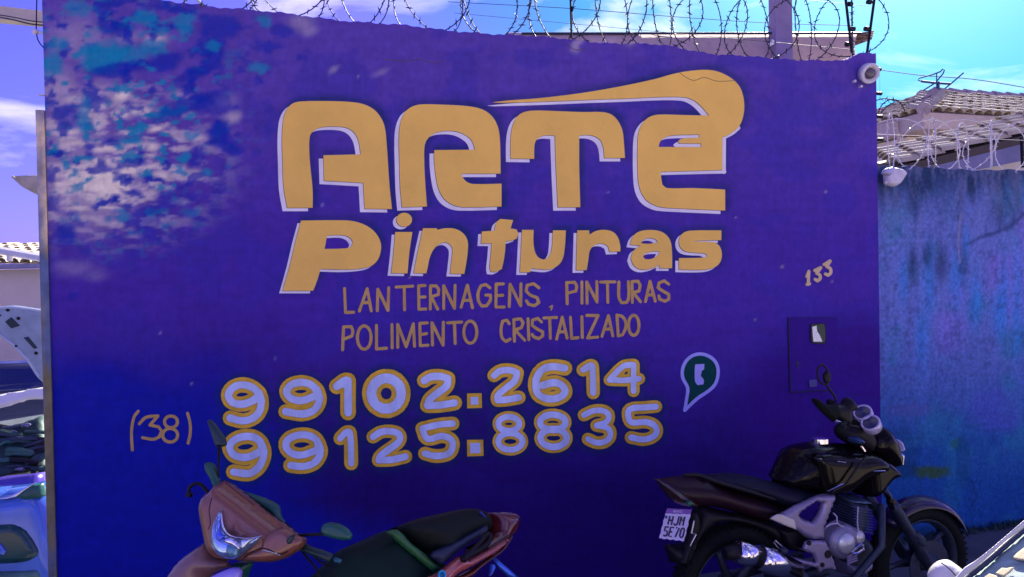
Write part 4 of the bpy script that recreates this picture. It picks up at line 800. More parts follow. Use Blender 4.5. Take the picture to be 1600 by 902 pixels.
# ------------------------------------------------------------------ motorcycle
psi = R(17); BO = P(1433.5, 875, 3.8); BA = np.array([math.cos(psi), math.sin(psi), 0]); BN = np.array([math.sin(psi), -math.cos(psi), 0])
MP = Plane(BO, BA, BN); RA = MP.pt(1142, 917)
g = thing('motorcycle', 'black motorcycle with silver side frame and licence plate parked at the right', 'motorcycle', tuple(((BO+RA)/2)*[1, 1, 0]+UZ*GZ), psi)
Y1 = Z(1000, 560, 2.6375); Y2 = Z(1240, 560, 2.636); Y3 = Z(1180, 740, 5.57); Y4 = Z(1340, 740, 5.567); Y5 = Z(1020, 720, 4.955); Y6 = Z(1280, 590, 5.306)
def wheel(c, n, R_, parent, nsp=5, wd=.05, nm='wheel'):
    prof = [(R_-.075, -wd*.85), (R_-.04, -wd*1.1), (R_-.012, -wd*.72), (R_, 0), (R_-.012, wd*.72), (R_-.04, wd*1.1), (R_-.075, wd*.85)]
    t = MB().add(*lathe(c, n, prof, 48, closed=True)).build('tyre', m_rubber, parent, smooth=True)
    tr = MB()
    n = np.asarray(n)/np.linalg.norm(n); a = UZ-n*n[2]; a /= np.linalg.norm(a); b = np.cross(n, a)
    for k in range(60):
        an = 2*math.pi*k/60; d = a*math.cos(an)+b*math.sin(an); tt = np.cross(n, d)
        for s_ in (-1, 1): tr.box(c+d*(R_-.008)+n*s_*wd*.42, .006, .009, wd*.75, d, tt, n*1.+tt*.4*s_)
    tr.build('tread_blocks', m_rubber, t)
    rim = MB().add(*lathe(c, n, [(R_-.076, -wd*.8), (R_-.082, -wd*.8), (R_-.10, -wd*.4), (R_-.10, wd*.4), (R_-.082, wd*.8), (R_-.076, wd*.8)], 48, closed=True)).build('rim', m_aludark, parent, smooth=True)
    sp = MB()
    for k in range(nsp):
        an = 2*math.pi*(k+.3)/nsp; d = a*math.cos(an)+b*math.sin(an); sp.tube([c+d*.03, c+d*(R_*.5), c+d*(R_-.09)], [.026, .013, .022], 8)
    sp.build('spokes', m_aludark, parent, smooth=True)
    MB().add(*lathe(c, n, [(0, -.07), (.03, -.07), (.045, -.03), (.045, .03), (.03, .07), (0, .07)], 20)).build('hub', m_aludark, parent, smooth=True)
wheel(BO, BN, .298, g); wheel(RA, BN, .302, g, wd=.062)
MB().add(*lathe(BO+BN*.07, BN, [(.06, 0), (.125, 0), (.125, .005), (.06, .005)], 40, closed=True)).build('brake_disc', m_aludark, g)
puff('brake_caliper', Y4([(470,520),(520,500),(560,540),(575,610),(540,640),(490,600)]), MP, .03, .02, m_aludark, g, w=.09)
# forks
for w_ in (.085, -.085):
    f0 = MP.pt(*Y4([(205,90)])[0], w_) if w_ > 0 else MP.pt(*Y4([(205,90)])[0], .085)-BN*.17
    f1 = BO+BN*w_+BA*-.01; d = (f0-f1); top = f1+d*(1.32 if w_ > 0 else 1.2)
    o = MB().tube([f1+d*.78, top], .017, 12).build('fork_tube', m_chrome if w_ > 0 else m_aludark, g, smooth=True)
    MB().tube([f1-d*.03, f1, f1+d*.70, f1+d*.78], [.018, .027, .027, .022], 12).build('fork_leg', m_aludark, g, smooth=True)
# front mudguard: a curved blade over the tyre
V = []; F = []; n_ = 20; up = UZ
for i in range(n_+1):
    an = R(-44+112*i/n_) ; d = BA*math.sin(an)+UZ*math.cos(an)
    for j in range(7):
        t = (j-3)/3; w_ = .075*t*(1-.35*abs(i/n_-.5)); V.append(BO+d*(.330-.045*t*t)+BN*w_)
for i in range(n_):
    for j in range(6): q = i*7+j; F.append((q, q+7, q+8, q+1))
o = mesh('front_mudguard', V, F, mat('mudguard_gloss', (.010, .006, .045), .25, coat=.25, spec=.3), g, True); md = o.modifiers.new('thick', 'SOLIDIFY'); md.thickness = .004
puff('fork_guard', Y2([(395,560),(440,600),(490,600),(520,590),(440,628),(400,625),(385,590)]), MP, .02, .02, m_gloss, g, w=.085)
# tail, seat, tank
puff('tail_cowl', Y1([(58,490),(75,498),(110,490),(170,484),(240,486),(300,505),(380,535),(470,562),(560,592),(625,615),(600,640),(540,668),(470,660),(360,625),(300,612),(240,606),(180,606),(130,590),(100,555),(78,520)]), MP, .11, .10, m_maroon, g)
puff('tail_light', Y1([(58,491),(78,498),(160,535),(225,590),(240,604),(180,607),(130,590),(100,556),(78,520)]), MP, .10, .07, mat('dark_tail_lamp', (.03, .012, .008), .3, coat=.6), g, w=.03)
MB().add(*lathe(MP.pt(*Y1([(197,594)])[0], .12), BN, [(.012, 0), (.012, .02), (0, .026)], 10)).build('reflector', m_greenp, g)
puff('seat', Y1([(175,486),(190,474),(230,474),(320,478),(400,476),(470,488),(540,508),(600,512),(700,540),(770,566),(760,590),(680,590),(600,612),(520,585),(420,552),(320,522),(250,496)]), MP, .12, .07, m_seat, g, sharp=60)
puff('grab_rail', Y1([(172,486),(180,474),(235,473),(300,492),(385,520),(470,545),(560,578),(552,586),(460,560),(370,534),(290,510),(235,488)]), MP, .015, .012, m_black, g, w=.12)
puff('fuel_tank', [*Y1([(540,508),(562,482),(590,420),(618,374),(680,346)]), *Y2([(80,343),(180,347),(260,362),(300,385),(290,460),(200,520),(120,560),(60,545),(-30,530)])], MP, .135, .11, m_gloss, g, sharp=70)
puff('tank_shroud', Y2([(75,392),(150,388),(260,400),(330,395),(385,425),(380,468),(345,478),(290,500),(240,540),(190,560),(125,556),(105,520),(88,450)]), MP, .05, .06, mat('dark_maroon_gloss', (.006, .005, .004), .15, spec=.18), g, w=.12, sharp=45)
puff('radiator_shroud', Y2([(240,370),(330,392),(388,440),(392,480),(350,500),(300,560),(255,560),(250,480)]), MP, .12, .05, m_gloss, g)
strk = [Y2([(90,412),(115,416)]), Y2([(180,425),(215,430)]), Y2([(140,548),(195,522),(212,515)]), Y2([(330,465),(378,464)])]
for l in strk: MB().tube([MP.pt(x, y, .17) for x, y in l], [.0015, .003] if len(l) == 2 else [.001, .0035, .001], 5).build('trim_line', m_chrome, g)
MB().add(*lathe(MP.pt(*Y2([(107,338)])[0], .0), UZ, [(.045, -.01), (.045, .012), (.02, .018), (0, .018)], 20)).build('tank_cap', m_chrome, g)
MB().tube([MP.pt(x, y, .19) for x, y in spl(Y2([(300,400),(270,440),(235,490),(212,520),(160,545)]), 4)], .006, 6).build('cable', m_black, g)
# silver frame, peg bracket
puff('side_frame', Y3([(120,390),(210,350),(300,300),(420,240),(580,175),(690,185),(680,230),(640,340),(600,440),(600,560),(560,570),(450,560),(350,490),(240,450)]), MP, .020, .007, m_silverp, g, w=.13, holes=[Y3([(375,345),(430,300),(520,245),(568,250),(560,310),(520,380),(485,418),(385,378)])], sharp=50)
puff('frame_end_cap', Y3([(125,392),(205,352),(340,400),(360,490),(240,445)]), MP, .006, .006, mat('cream_frame_panel', (.50, .46, .42), .4, var=.1), g, w=.152)
puff('footpeg_bracket', Y3([(430,590),(460,578),(610,580),(640,650),(690,800),(700,840),(620,830),(550,860),(530,820),(400,790),(290,735),(300,720),(420,748),(520,770),(495,700),(440,680),(380,655),(410,640)]), MP, .014, .005, m_silverp, g, w=.14, sharp=40)
for x, y, r_ in ((631,703,.017), (467,605,.010), (582,795,.010)): MB().add(*lathe(MP.pt(*Y3([(x, y)])[0], .153), BN, [(r_*1.2, 0), (r_, .006), (0, .006)], 16)).build('bracket_bolt', m_black, g)
MB().tube([MP.pt(x, y, .16) for x, y in Y3([(230,632),(175,582),(158,596),(205,655)])], .004, 6).build('peg_loop', m_chrome, g)
puff('heel_peg', Y3([(205,655),(240,630),(275,650),(270,695),(215,690)]), MP, .02, .015, m_aludark, g, w=.16)
MB().tube([MP.pt(x, y, .17) for x, y in Y3([(330,790),(400,850),(460,900)])], .006, 6).build('brake_pedal', m_chrome, g)
# engine
puff('engine_block', Y3([(690,180),(860,175),(880,200),(875,420),(840,470),(920,560),(915,700),(880,800),(760,862),(700,840),(640,700),(620,560),(690,470),(705,330)]), MP, .12, .05, m_aludark, g)
for i in range(9):
    y0 = 230+i*24; puff('cooling_fin', Y3([(702,y0),(870,y0+28),(872,y0+38),(704,y0+10)]), MP, .155, .006, mat('blue_grey_fin', (.10, .14, .30), .4, .5), g, n=1, sharp=30)
puff('cylinder_head', Y3([(705,180),(860,175),(878,215),(870,228),(710,214)]), MP, .15, .03, mat('teal_grey_head', (.10, .16, .24), .5, .5, var=.3, scale=20), g)
c = MP.pt(*Y3([(765,590)])[0], .14); MB().add(*lathe(c, BN, [(.085, -.05), (.085, .0), (.070, .022), (.0, .026)], 32)).build('clutch_cover', m_alu, g, smooth=True)
c = MP.pt(*Y3([(792,608)])[0], .175); MB().add(*lathe(c, BN, [(.050, -.02), (.050, .0), (.040, .012), (.0, .016)], 28)).build('clutch_cap', mat('satin_cover', (.44, .46, .54), .4, .6), g, smooth=True)
c = MP.pt(*Y3([(900,555)])[0], .15); MB().add(*lathe(c, BN, [(.034, -.04), (.034, .0), (.026, .012), (.0, .015)], 24)).build('oil_filter_cap', mat('satin_cover2', (.46, .46, .50), .4, .6), g, smooth=True)
puff('sump', Y3([(690,730),(800,720),(840,690),(910,690),(890,780),(820,830),(740,862),(700,830)]), MP, .12, .03, m_alu, g, w=.03, sharp=40)
for i in range(4): MB().tube([MP.pt(x, y, .165) for x, y in Y3([(800,735+i*20),(840,705+i*22),(885,690+i*22)])], .0045, 5).build('sump_rib', m_silverp, g)
for l in ([(840,690),(880,650),(930,610)], [(850,700),(900,690),(945,660),(938,620)]): MB().tube([MP.pt(x, y, .17) for x, y in Y3(l)], .006, 6).build('oil_pipe', m_chrome, g)
for l in ([(680,345),(708,375),(716,430),(770,468)], [(618,465),(660,440),(712,435)], [(895,290),(890,420),(898,500)]): MB().tube([MP.pt(x, y, .16) for x, y in spl(Y3(l), 4)], .0032, 6).build('hose', mat('pale_hose', (.40, .34, .52), .5), g)
# exhaust
pe = [MP.pt(*Y5([q])[0], .19) for q in ((600, 712), (650, 700))]; p1 = MP.pt(*Y5([(800,735)])[0], .19); p2 = MP.pt(*Y3([(350,850)])[0], .17); p3 = p2+(p2-p1)*.35-UZ*.03
MB().tube([pe[0]-BA*.03, pe[0]-BA*.028, pe[0], pe[1]], [.018, .030, .034, .036], 16).build('muffler_tip', m_black, g, smooth=True)
MB().tube([pe[1], pe[1]+(p1-pe[1])*.05, p1], [.034, .050, .055], 20).build('muffler_cap', m_chrome, g, smooth=True)
MB().tube([p1, p1+(p2-p1)*.03], [.058, .058], 20).build('muffler_band', m_black, g, smooth=True)
MB().tube([p1+(p2-p1)*.03, p1+(p2-p1)*.3, p2], [.054, .059, .050], 20).build('muffler', m_chrome, g, smooth=True)
MB().tube([p2, p3, p3+BA*.25-UZ*.02, p3+BA*.42+UZ*.12, p3+BA*.42+UZ*.32], [.034, .020, .018, .018, .018], 12).build('header_pipe', m_aludark, g, smooth=True)
MB().tube([p2+BN*.045+UZ*.03, p2+BN*.045-UZ*.03], .008, 6).build('clamp', m_black, g)
# swing arm, shock, rear mudguard
MB().tube([RA+BN*.09, RA+BN*.09+(BO-RA)*.42+UZ*.06], [.022, .028], 10).build('swing_arm', m_aludark, g); MB().tube([RA-BN*.09, RA-BN*.09+(BO-RA)*.42+UZ*.06], [.022, .028], 10).build('swing_arm', m_aludark, g)
puff('inner_guard', Y1([(240,600),(360,630),(540,668),(640,720),(680,760),(560,760),(470,700),(380,672),(300,680),(250,720),(225,760),(200,850),(120,840),(105,770),(190,762),(215,680)]), MP, .06, .04, m_black, g)
puff('plate_bracket', Y5([(305,380),(335,395),(360,480),(350,540),(290,680),(250,800),(190,800),(260,620),(290,450)]), MP, .03, .02, m_black, g, w=.05)
MB().tube([MP.pt(x, y, .085) for x, y in Y5([(320,465),(300,560),(335,570),(290,660)])], [.003, .004, .004, .002], 6).build('bracket_edge', m_galv, g)
MB().add(*lathe(MP.pt(*Y5([(570,720)])[0], .12), -BA+BN*.5, [(.03, -.04), (.032, .0), (.02, .015), (0, .02)], 18)).build('indicator', m_lens, g, smooth=True)
puff('chain_guard', Y1([(640,680),(560,700),(600,780),(680,800),(690,740)]), MP, .04, .03, m_black, g, w=.05)
# licence plate
pc = [hitp(x, y, MP.pt(1055, 825, .02), BA*-.62+BN*.78+UZ*.1) for x, y in Y5([(98,408),(292,415),(242,622),(50,600)])]
pn = np.cross(pc[1]-pc[0], pc[3]-pc[0]); pn = pn/np.linalg.norm(pn); pn = pn if pn@(CAM-pc[0]) > 0 else -pn
def pq(u, v, o=0.): return pc[0]*(1-u)*(1-v)+pc[1]*u*(1-v)+pc[2]*u*v+pc[3]*(1-u)*v+pn*o
def quadslab(nm, us, m, o0, o1, parent):
    n_ = len(us); V = [pq(u, v, o1) for u, v in us]+[pq(u, v, o0) for u, v in us]
    return mesh(nm, V, [tuple(range(n_)), tuple(range(2*n_-1, n_-1, -1))]+[(i, n_+i, n_+(i+1) % n_, (i+1) % n_) for i in range(n_)], m, parent)
wav = [(k/14, .012*math.sin(k*1.7)) for k in range(15)]+[(1+.02*math.sin(k*1.9), k/10) for k in range(11)]+[(1-k/14, 1+.02*math.sin(k*1.8)) for k in range(15)]+[(-.012*math.sin(k*2), 1-k/10) for k in range(10)]
pl = quadslab('licence_plate', wav, m_plate, -.004, .002, g)
quadslab('plate_header', [(.02,-.20),(1.0,-.18),(1.0,-.01),(.0,-.01)], m_platehd, -.004, .003, pl)
def textmesh(body, u0, u1, v0, v1, m, parent, off=.0035, bold=.02, nm='plate_text'):
    c = bpy.data.curves.new('t', 'FONT'); c.body = body; c.size = 1; c.offset = bold; o = bpy.data.objects.new('t', c); COL.objects.link(o)
    bpy.context.view_layer.update(); me = bpy.data.meshes.new_from_object(o.evaluated_get(bpy.context.evaluated_depsgraph_get())); bpy.data.objects.remove(o)
    V = np.array([v.co[:] for v in me.vertices]); F = [tuple(p.vertices) for p in me.polygons]; bpy.data.meshes.remove(me)
    V[:, 0] = (V[:, 0]-V[:, 0].min())/np.ptp(V[:, 0]); V[:, 1] = (V[:, 1]-V[:, 1].min())/np.ptp(V[:, 1])
    return mesh(nm, [pq(u0+(u1-u0)*a, v1+(v0-v1)*b, off) for a, b, _ in V], F, m, parent)
GL = {'H': [[(0,0),(0,1)],[(1,0),(1,1)],[(0,.5),(1,.5)]], 'J': [[(1,0),(1,.8),(.75,1),(.25,1),(0,.8)]], 'M': [[(0,1),(0,0),(.5,.55),(1,0),(1,1)]], '5': [[(1,0),(0,0),(0,.45),(.7,.42),(1,.62),(1,.85),(.75,1),(.2,1),(0,.88)]],
      'E': [[(1,0),(0,0),(0,1),(1,1)],[(0,.5),(.8,.5)]], '7': [[(0,0),(1,0),(.4,1)]], '0': [[(.3,0),(.7,0),(1,.2),(1,.8),(.7,1),(.3,1),(0,.8),(0,.2),(.3,0)]]}
def plateword(word, u0, u1, v0, v1):
    n_ = len(word); cw = (u1-u0)/n_
    for i, ch in enumerate(word):
        mb = MB()
        for l in GL[ch]: mb.tube([pq(u0+cw*(i+.18+.60*a), v0+(v1-v0)*b, .002) for a, b in l], .0042, 6)
        mb.build('plate_letter' if ch.isalpha() else 'plate_digit', m_ink, pl)
plateword('HJM', .17, .86, .09, .43); plateword('5E70', .10, .96, .53, .88)
textmesh('BRASIL', .30, .68, -.15, -.05, m_plate, pl, off=.0045, bold=.0)
quadslab('plate_mark', [(.02,.08),(.11,.08),(.11,.2),(.02,.2)], mat('plate_blue_mark', (.03, .03, .3), .5), .002, .003, pl)
# cockpit
puff('headlight_shell', Y6([(385,590),(400,470),(440,430),(490,395),(545,420),(600,500),(630,600),(640,700),(610,740),(540,735),(470,680)]), MP, .09, .08, m_gloss, g)
puff('headlight_lens', Y6([(592,498),(625,502),(645,560),(648,600),(605,610)]), MP, .075, .03, mat('pale_violet_lens', (.55, .52, .85), .15, .2), g, w=.01)
puff('headlight_rim', Y6([(600,605),(652,608),(648,640),(640,720),(608,735)]), MP, .07, .03, m_chrome, g, w=.01)
puff('cockpit_frame', Y6([(160,420),(200,380),(260,330),(330,340),(400,430),(440,520),(400,600),(360,640),(250,560),(170,500)]), MP, .08, .06, m_black, g)
puff('triple_clamp', Y6([(260,500),(300,480),(350,520),(330,550),(270,540)]), MP, .05, .02, mat('blue_grey_clamp', (.04, .08, .2), .4, .5), g, w=.07)
for (a, b), (c_, d_), w_ in (((320, 300), (410, 262), .10), ((345, 410), (435, 320), .03)): pass
for cx, cy, ww in ((365, 300, .06), (430, 385, .12)):
    c = MP.pt(*Y6([(cx, cy)])[0], ww); ax_ = BA*-.62+UZ*.62+BN*.3; ax_ /= np.linalg.norm(ax_)
    MB().add(*lathe(c, ax_, [(.028, -.045), (.043, -.03), (.046, .012), (.040, .018), (.036, .012), (0, .010)], 24)).build('gauge', mat('gauge_bezel', (.50, .46, .66), .35, .4), g, smooth=True)
    MB().add(*lathe(c+ax_*.013, ax_, [(.035, 0), (0, .003)], 20)).build('gauge_face', mat('gauge_face', (.02, .02, .09), .2), g)
# handlebar, grips, levers, mirrors
hb = MP.pt(*Y6([(250,330)])[0], 0)
for s_ in (1, -1):
    dr_ = (BN*.80-BA*.60)*s_; e = hb+dr_*.27-BA*.07+UZ*.02
    MB().tube([hb, hb+dr_*.1+UZ*.03, e], .012, 10).build('handlebar', m_black, g, smooth=True)
    MB().tube([e, e+dr_*.02, e+dr_*.11-BA*.02], [.012, .019, .018], 12).build('grip', m_rubber, g, smooth=True)
puff('grip_end', Y2([(78,165),(100,168),(130,188),(175,190),(190,220),(160,262),(120,225),(90,192)]), MP, .035, .03, m_rubber, g, w=.22)
puff('switch_housing', Y2([(150,195),(200,190),(215,165),(228,163),(252,190),(252,212),(228,222),(230,262),(210,280),(180,262),(150,240)]), MP, .04, .03, m_black, g, w=.16)
puff('brake_lever', Y2([(150,240),(175,252),(200,262),(210,275),(196,272),(160,256)]), MP, .008, .006, m_galv, g, w=.22)
MB().tube([MP.pt(x, y, .2) for x, y in spl(Y2([(176,178),(168,155),(150,132),(138,112),(132,95)]), 3)], .0055, 8).build('mirror_stem', m_black, g, smooth=True)
MB().tube([MP.pt(x, y, .2) for x, y in spl(Y2([(118,26),(102,40),(98,62),(104,90),(120,106),(138,104),(150,84),(146,62),(132,38)]), 3, True)], .0045, 8, True).build('mirror_rim', m_black, g, smooth=True)
puff('mirror_back', Y2([(122,70),(134,50),(146,66),(150,86),(138,104),(126,98)]), MP, .012, .01, m_black, g, w=.2)
for l in ([(255,300),(270,335),(300,350)], [(190,300),(182,325),(190,345)], [(235,370),(262,395),(330,410)]): MB().tube([MP.pt(x, y, .12) for x, y in spl(Y6([(a-0, b) for a, b in l]), 4)], .005, 6).build('cable', m_black, g)
MB().tube([MP.pt(x, y, .19) for x, y in Y6([(350,572),(378,612)])], .006, 6).build('cable_clip', m_chrome, g)
MB().tube([(BO+RA)/2+UZ*.05+BN*-.08, (BO+RA)/2*[1, 1, 0]+UZ*GZ-BN*.28], .012, 8).build('side_stand', m_black, g)
# ------------------------------------------------------------------ scooter
h = np.array([-.775, -.63, 0]); h /= np.linalg.norm(h); sn = np.array([.63, -.775, 0]); SPL = Plane(np.array([-.05, 3.05, .8]), -h, sn+UZ*.45)
CW = P(390, 810, 2.45); CN = np.array([-.25, -.95, .22]); CPl = Plane(CW, (1, -.26, 0), CN)
g = thing('scooter', 'bronze brown scooter with blue tinted headlight parked at the lower centre', 'scooter', (-.55, 2.7, GZ), math.atan2(h[1], h[0]))
X1 = Z(240, 680, 4.064); X2 = Z(460, 700, 4.21); X3 = Z(620, 780, 7.27)
puff('front_cowl', X1([(322,470),(335,400),(355,370),(395,338),(440,283),(475,303),(560,365),(700,475),(830,572),(890,618),(950,652),(957,682),(932,725),(850,778),(760,806),(640,808),(540,796),(440,790),(390,750),(365,690),(345,600)]), CPl, .07, .045, m_brown, g, sharp=45)
puff('cowl_crease', X1([(520,780),(600,740),(690,700),(700,650),(760,605),(830,575),(890,618),(952,655),(955,680),(930,720),(850,770),(760,800),(640,802)]), CPl, .022, .022, m_brown, g, w=.056, sharp=40)
hl = puff('headlight', X1([(432,470),(438,550),(455,600),(490,630),(545,645),(610,650),(685,640),(650,695),(600,735),(560,765),(520,790),(450,782),(405,745),(380,690),(384,600),(405,530)]), CPl, .035, .03, m_lens, g, w=.075, sharp=60)
puff('reflector_facet', X1([(450,660),(500,650),(550,700),(548,730),(500,700),(460,685)]), CPl, .006, .008, m_chrome, hl, w=.108)
puff('reflector_facet', X1([(560,662),(640,655),(590,705),(568,728),(556,700)]), CPl, .006, .008, mat('bright_facet', (.6, .7, .75), .1, .8), hl, w=.108)
puff('reflector_facet', X1([(395,640),(425,560),(430,620),(460,640),(420,680)]), CPl, .006, .008, mat('blue_facet', (.08, .12, .75), .12, .4), hl, w=.106)
puff('bulb', X1([(470,700),(510,690),(545,720),(535,765),(490,770),(465,740)]), CPl, .014, .014, mat('smoky_bulb', (.12, .28, .40), .08, .3, var=.4), hl, w=.104)
puff('headlight_edge', X1([(432,470),(440,550),(458,600),(492,632),(545,646),(612,650),(690,638),(680,646),(610,658),(545,654),(486,640),(450,606),(434,556)]), CPl, .008, .006, m_chrome, hl, w=.108)
puff('cowl_seam', X1([(440,278),(478,300),(560,360),(700,468),(830,565),(900,618),(895,628),(820,578),(690,482),(550,375),(470,312)]), CPl, .03, .02, m_black, g, w=-.02)
puff('instrument_cover', X1([(560,352),(640,375),(740,412),(795,450),(818,530),(900,600),(830,560),(700,465)]), CPl, .02, .02, m_greenp, g, w=-.05, sharp=40)
puff('nose_panel', X1([(60,930),(100,898),(150,825),(200,770),(290,705),(360,658),(380,700),(400,755),(450,790),(495,832),(440,852),(360,895),(340,930),(250,1400),(100,1500)]), CPl, .06, .06, mat('faded_brown_paint', (.20, .10, .10), .35, .1, var=.15, coat=.4), g, w=.0, sharp=60)
puff('nose_emblem_panel', X1([(355,902),(430,865),(500,838),(545,840),(560,870),(545,930),(500,1000),(420,960)]), CPl, .02, .02, mat('violet_white_panel', (.30, .24, .80), .2, coat=.6), g, w=.065, sharp=50)
puff('fork_cover', X1([(495,815),(560,800),(635,808),(610,850),(580,930),(560,1300),(480,1300),(520,900)]), CPl, .05, .05, m_greenp, g, w=-.04)
for l, r_ in (([(452,300),(540,372),(640,445)], .0012), ([(345,600),(360,560),(352,480),(368,400)], .0012), ([(560,790),(640,735),(705,720),(800,758),(850,740)], .0016), ([(700,735),(770,750),(805,765)], .0022)):
    MB().tube([CPl.pt(x, y, .0705 if r_ < .0015 else .079) for x, y in spl(X1(l), 4)], r_, 5).build('seam_and_highlight_line', m_black if r_ < .002 else m_chrome, g)  # chrome strand imitates a highlight on the cowl; black ones are seams
for l in ([(430,310),(520,330),(600,400),(640,470)], [(880,650),(960,760),(1040,860),(1060,940)], [(950,690),(1040,790),(1130,850),(1180,930)]):
    MB().tube([CPl.pt(x, y, -.05) for x, y in spl(X1(l), 4)], .004, 6).build('control_cable', m_black, g)
# bars, levers and mirrors
MB().tube([CPl.pt(x, y, 0.) for x, y in spl(X1([(350,370),(330,345),(310,322),(285,308),(255,312),(232,328),(222,350),(225,378)]), 3)], .0062, 8).build('brake_lever', m_black, g, smooth=True)
MB().add(*lathe(CPl.pt(*X1([(226,378)])[0]), CPl.n, [(.009, -.008), (.011, 0), (.009, .008)], 12)).build('lever_tip', m_black, g)
puff('left_grip', X1([(328,180),(345,170),(378,180),(400,230),(425,300),(432,330),(405,345),(385,330),(365,280),(335,225)]), CPl, .018, .016, m_greenp, g, w=-.01)
MB().tube([CPl.pt(x, y, -.01) for x, y in X1([(408,335),(412,200),(415,60)])], .0045, 8).build('mirror_stem', m_black, g, smooth=True)
MR = Z(280, 640, 3.441)
puff('mirror', MR([(152,58),(165,52),(180,62),(215,105),(245,150),(255,188),(245,198),(205,205),(192,180),(170,110)]), CPl, .014, .014, mat('green_black_plastic', (.006, .030, .034), .4), g, w=-.02)
MB().tube([CPl.pt(x, y, .02) for x, y in X1([(868,672),(885,640),(1000,632),(1075,630)])], .005, 8).build('mirror_stem', m_black, g, smooth=True)
puff('mirror_socket', X1([(848,668),(870,640),(895,628),(895,655),(885,688),(862,694)]), CPl, .02, .014, mat('green_black_plastic', (.006, .03, .034), .4), g, w=.07)
puff('mirror', X1([(1065,600),(1075,568),(1120,553),(1180,562),(1235,595),(1262,635),(1252,665),(1200,668),(1120,650),(1075,630)]), CPl, .016, .016, MATS['smoky_green_plastic'], g, w=.02)
MB().tube([CPl.pt(x, y, -.03) for x, y in X1([(930,700),(1000,735),(1060,755),(1130,785)])], [.014, .013, .014, .015], 10).build('right_grip', MATS['green_black_plastic'], g, smooth=True)
puff('grip_end', X1([(1140,785),(1160,778),(1196,792),(1186,815),(1150,808)]), CPl, .010, .01, mat('teal_clip', (.02, .12, .16), .4), g, w=-.02)
# body, seat, tail
puff('floor_body', X2([(90,880),(160,800),(270,690),(420,620),(600,545),(700,540),(760,640),(900,700),(960,760),(1020,790),(900,860),(850,1000),(700,1400),(100,1500)]), SPL, .10, .10, mat('dark_teal_body', (.003, .018, .014), .55, var=.6, scale=6, spec=.15), g, sharp=60, w=-.06)
puff('body_stripe', X2([(600,548),(680,540),(760,620),(850,690),(960,790),(910,815),(820,740),(700,640)]), SPL, .02, .03, mat('moss_green_plastic', (.012, .10, .025), .45, var=.4, scale=8), g, w=.045)
puff('seat', X2([(600,545),(690,510),(810,466),(960,432),(1080,406),(1180,401),(1228,425),(1268,480),(1275,550),(1200,600),(1100,660),(960,765),(880,715),(760,625),(690,560)]), SPL, .11, .10, m_seatg, g, sharp=60)
puff('seat_side', X2([(870,700),(1000,640),(1130,575),(1262,500),(1275,548),(1200,602),(1100,664),(965,768)]), SPL, .03, .04, mat('navy_vinyl', (.008, .016, .05), .5, bump=.2, bscale=150), g, w=.09)
puff('seat_strap', X2([(1215,420),(1225,418),(1268,465),(1262,472)]), SPL, .01, .01, mat('blue_strap', (.03, .05, .4), .6), g, w=.09)
puff('tail_cowl', X2([(1225,428),(1290,425),(1400,428),(1440,445),(1456,480),(1440,555),(1400,610),(1330,690),(1290,730),(1240,740),(1160,700),(1120,660),(1200,610),(1278,560),(1268,480)]), SPL, .09, .07, mat('deep_red_gloss', (.10, .012, .015), .2, coat=.9), g, sharp=60)
puff('side_panel', X3([(300,900),(460,830),(670,660),(740,650),(800,690),(900,640),(1060,560),(1180,490),(1280,440),(1280,470),(1160,580),(1000,680),(850,770),(700,850),(640,900),(560,1000),(280,1000)]), SPL, .035, .05, mat('rose_red_paint', (.42, .085, .085), .22, coat=.9), g, w=.09, sharp=50)
puff('side_panel_rear', X3([(240,960),(420,850),(480,820),(620,740),(675,690),(690,800),(660,860),(560,960),(400,1040)]), SPL, .035, .05, m_brown, g, w=.085)
puff('under_panel', X3([(640,890),(850,780),(1000,690),(1150,590),(1250,480),(1290,410),(1300,440),(1200,590),(1060,700),(930,800),(830,900),(700,960)]), SPL, .05, .04, mat('dark_orange_red', (.13, .022, .008), .25, coat=.8), g, w=.03)
puff('tail_light', X3([(1010,560),(1120,500),(1240,420),(1290,395),(1270,430),(1180,490),(1050,560)]), SPL, .012, .012, mat('dark_lamp', (.02, .006, .004), .1), g, w=.125)
MB().tube([SPL.pt(x, y, .15) for x, y in spl(X3([(765,690),(800,650),(880,605),(960,560),(1030,500),(1055,450),(1060,400)]), 3)], .011, 10).build('grab_rail', m_black, g, smooth=True)
MB().tube([SPL.pt(x, y, .15) for x, y in spl(X3([(765,690),(850,590),(940,500),(1010,410),(1060,395)]), 3)], .009, 10).build('grab_rail', m_black, g, smooth=True)
puff('rail_mount', X3([(725,655),(745,630),(785,650),(800,690),(780,722),(745,718),(725,690)]), SPL, .02, .02, m_black, g, w=.14)
MB().add(*lathe(SPL.pt(*X3([(507,862)])[0], .13), SPL.n, [(.016, 0), (.016, .005), (.011, .006), (.009, 0)], 20)).build('lock_ring', mat('cyan_ring', (.03, .35, .55), .3, .5), g)
puff('exhaust_guard', X3([(1060,735),(1110,740),(1120,790),(1070,870),(1045,880)]), SPL, .012, .012, mat('blue_chrome', (.06, .16, .7), .25, .6), g, w=.05)
MB().tube([SPL.pt(x, y, -.03) for x, y in X3([(1095,660),(1180,760),(1270,840),(1380,930)])], [.006, .012, .014, .012], 8).build('rear_rack_bar', MATS['blue_chrome'], g, smooth=True)
for c in (np.array([-.22, 2.92, GZ+.27]), np.array([-1.12, 2.2, GZ+.27])): wheel(c, sn, .27, g, wd=.04)
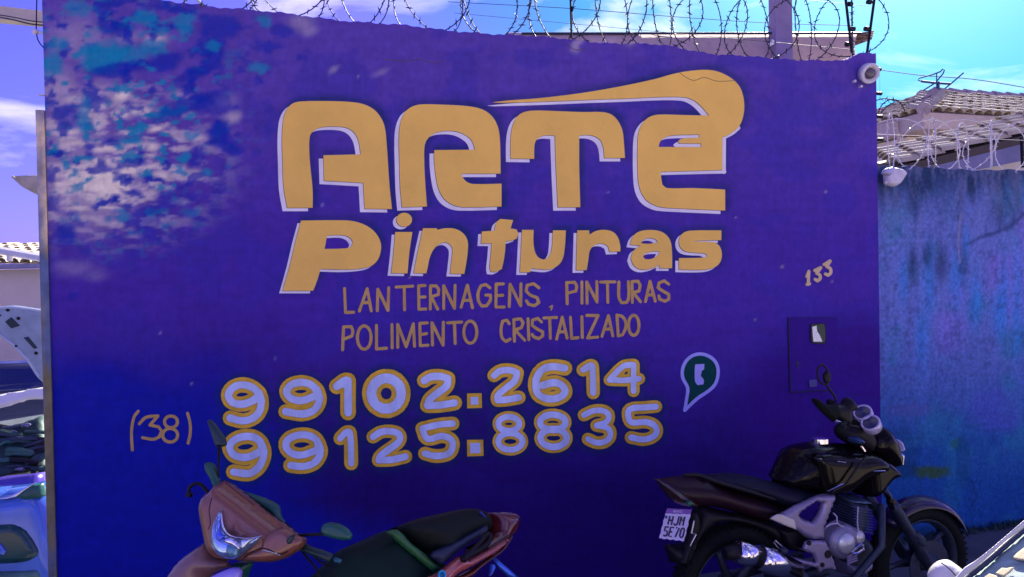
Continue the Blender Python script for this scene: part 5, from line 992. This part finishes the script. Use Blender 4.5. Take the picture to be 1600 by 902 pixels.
# ------------------------------------------------------------------ white car at the lower right
g = thing('white_car', 'white car corner with door mirror and windscreen at the lower right', 'car', (1.9, 1.5, GZ-.12))
VP = Plane(P(1550, 860, 1.9), (1, -.15, 0), (-.2, -.35, 1))
XC = Z(1400, 780, 7.395)
mi = puff('door_mirror', XC([(372,905),(385,840),(420,780),(490,722),(560,700),(615,705),(680,745),(770,815),(790,850),(760,960),(600,1100),(420,1060)]), Plane(P(1480, 890, 1.9), (1, 0, 0), (-.2, -1, .2)), .05, .05, m_whitep, g, sharp=70)
MB().tube([Plane(P(1480, 890, 1.9), (1, 0, 0), (-.2, -1, .2)).pt(x, y, .0505) for x, y in XC([(520,735),(580,775),(640,830),(690,885)])], .0014, 5).build('mirror_seam', m_black, mi)
puff('pillar', XC([(700,905),(780,815),(900,740),(1080,600),(1280,430),(1500,240),(1600,160),(1600,200),(1480,310),(1280,460),(1080,640),(900,790),(760,905),(500,1150),(440,1150)]), VP, .014, .012, mat('silver_white_trim', (.50, .50, .56), .35, .2, var=.2, scale=12), g, w=.045, sharp=60)
puff('windscreen_seal', XC([(760,905),(900,790),(1080,645),(1280,465),(1480,312),(1600,205),(1600,310),(1480,400),(1340,520),(1100,730),(940,860),(880,905),(700,1100),(540,1100)]), VP, .010, .01, m_seal, g, w=.005, sharp=60)
puff('dashboard', XC([(880,905),(940,862),(1100,732),(1340,522),(1480,402),(1900,60),(2400,900),(1900,1400),(700,1300)]), VP, .01, .01, m_dash, g, w=-.012, n=1)
puff('paper_sticker', XC([(1338,680),(1400,620),(1479,560),(1600,520),(1560,740),(1479,712),(1400,700)]), VP, .002, .004, m_paper, g, w=.004, n=1)
puff('paper_sticker', XC([(1142,860),(1220,795),(1280,800),(1340,785),(1365,800),(1320,850),(1250,900),(1190,880)]), VP, .002, .004, m_paper, g, w=.004, n=1)
puff('paper_sticker', XC([(1000,905),(1070,860),(1160,885),(1200,930),(1100,990),(980,960)]), VP, .002, .004, m_paper, g, w=.004, n=1)
puff('front_door', XC([(440,1100),(700,1000),(1000,1100),(1900,1300),(3000,1500),(3000,4200),(440,4200)]), Plane(P(1600, 1000, 1.95), (1, 0, 0), (-.2, -1, .1)), .08, .1, m_whitep, g)
for s_ in (1.35, 2.9): MB().add(*lathe((s_, 1.9, GZ-.12+.31), (0, 1, 0), [(0, -.09), (.2, -.09), (.31, -.07), (.31, .07), (.2, .09), (0, .09)], 28)).build('wheel', m_rubber, g)
MATS.clear()
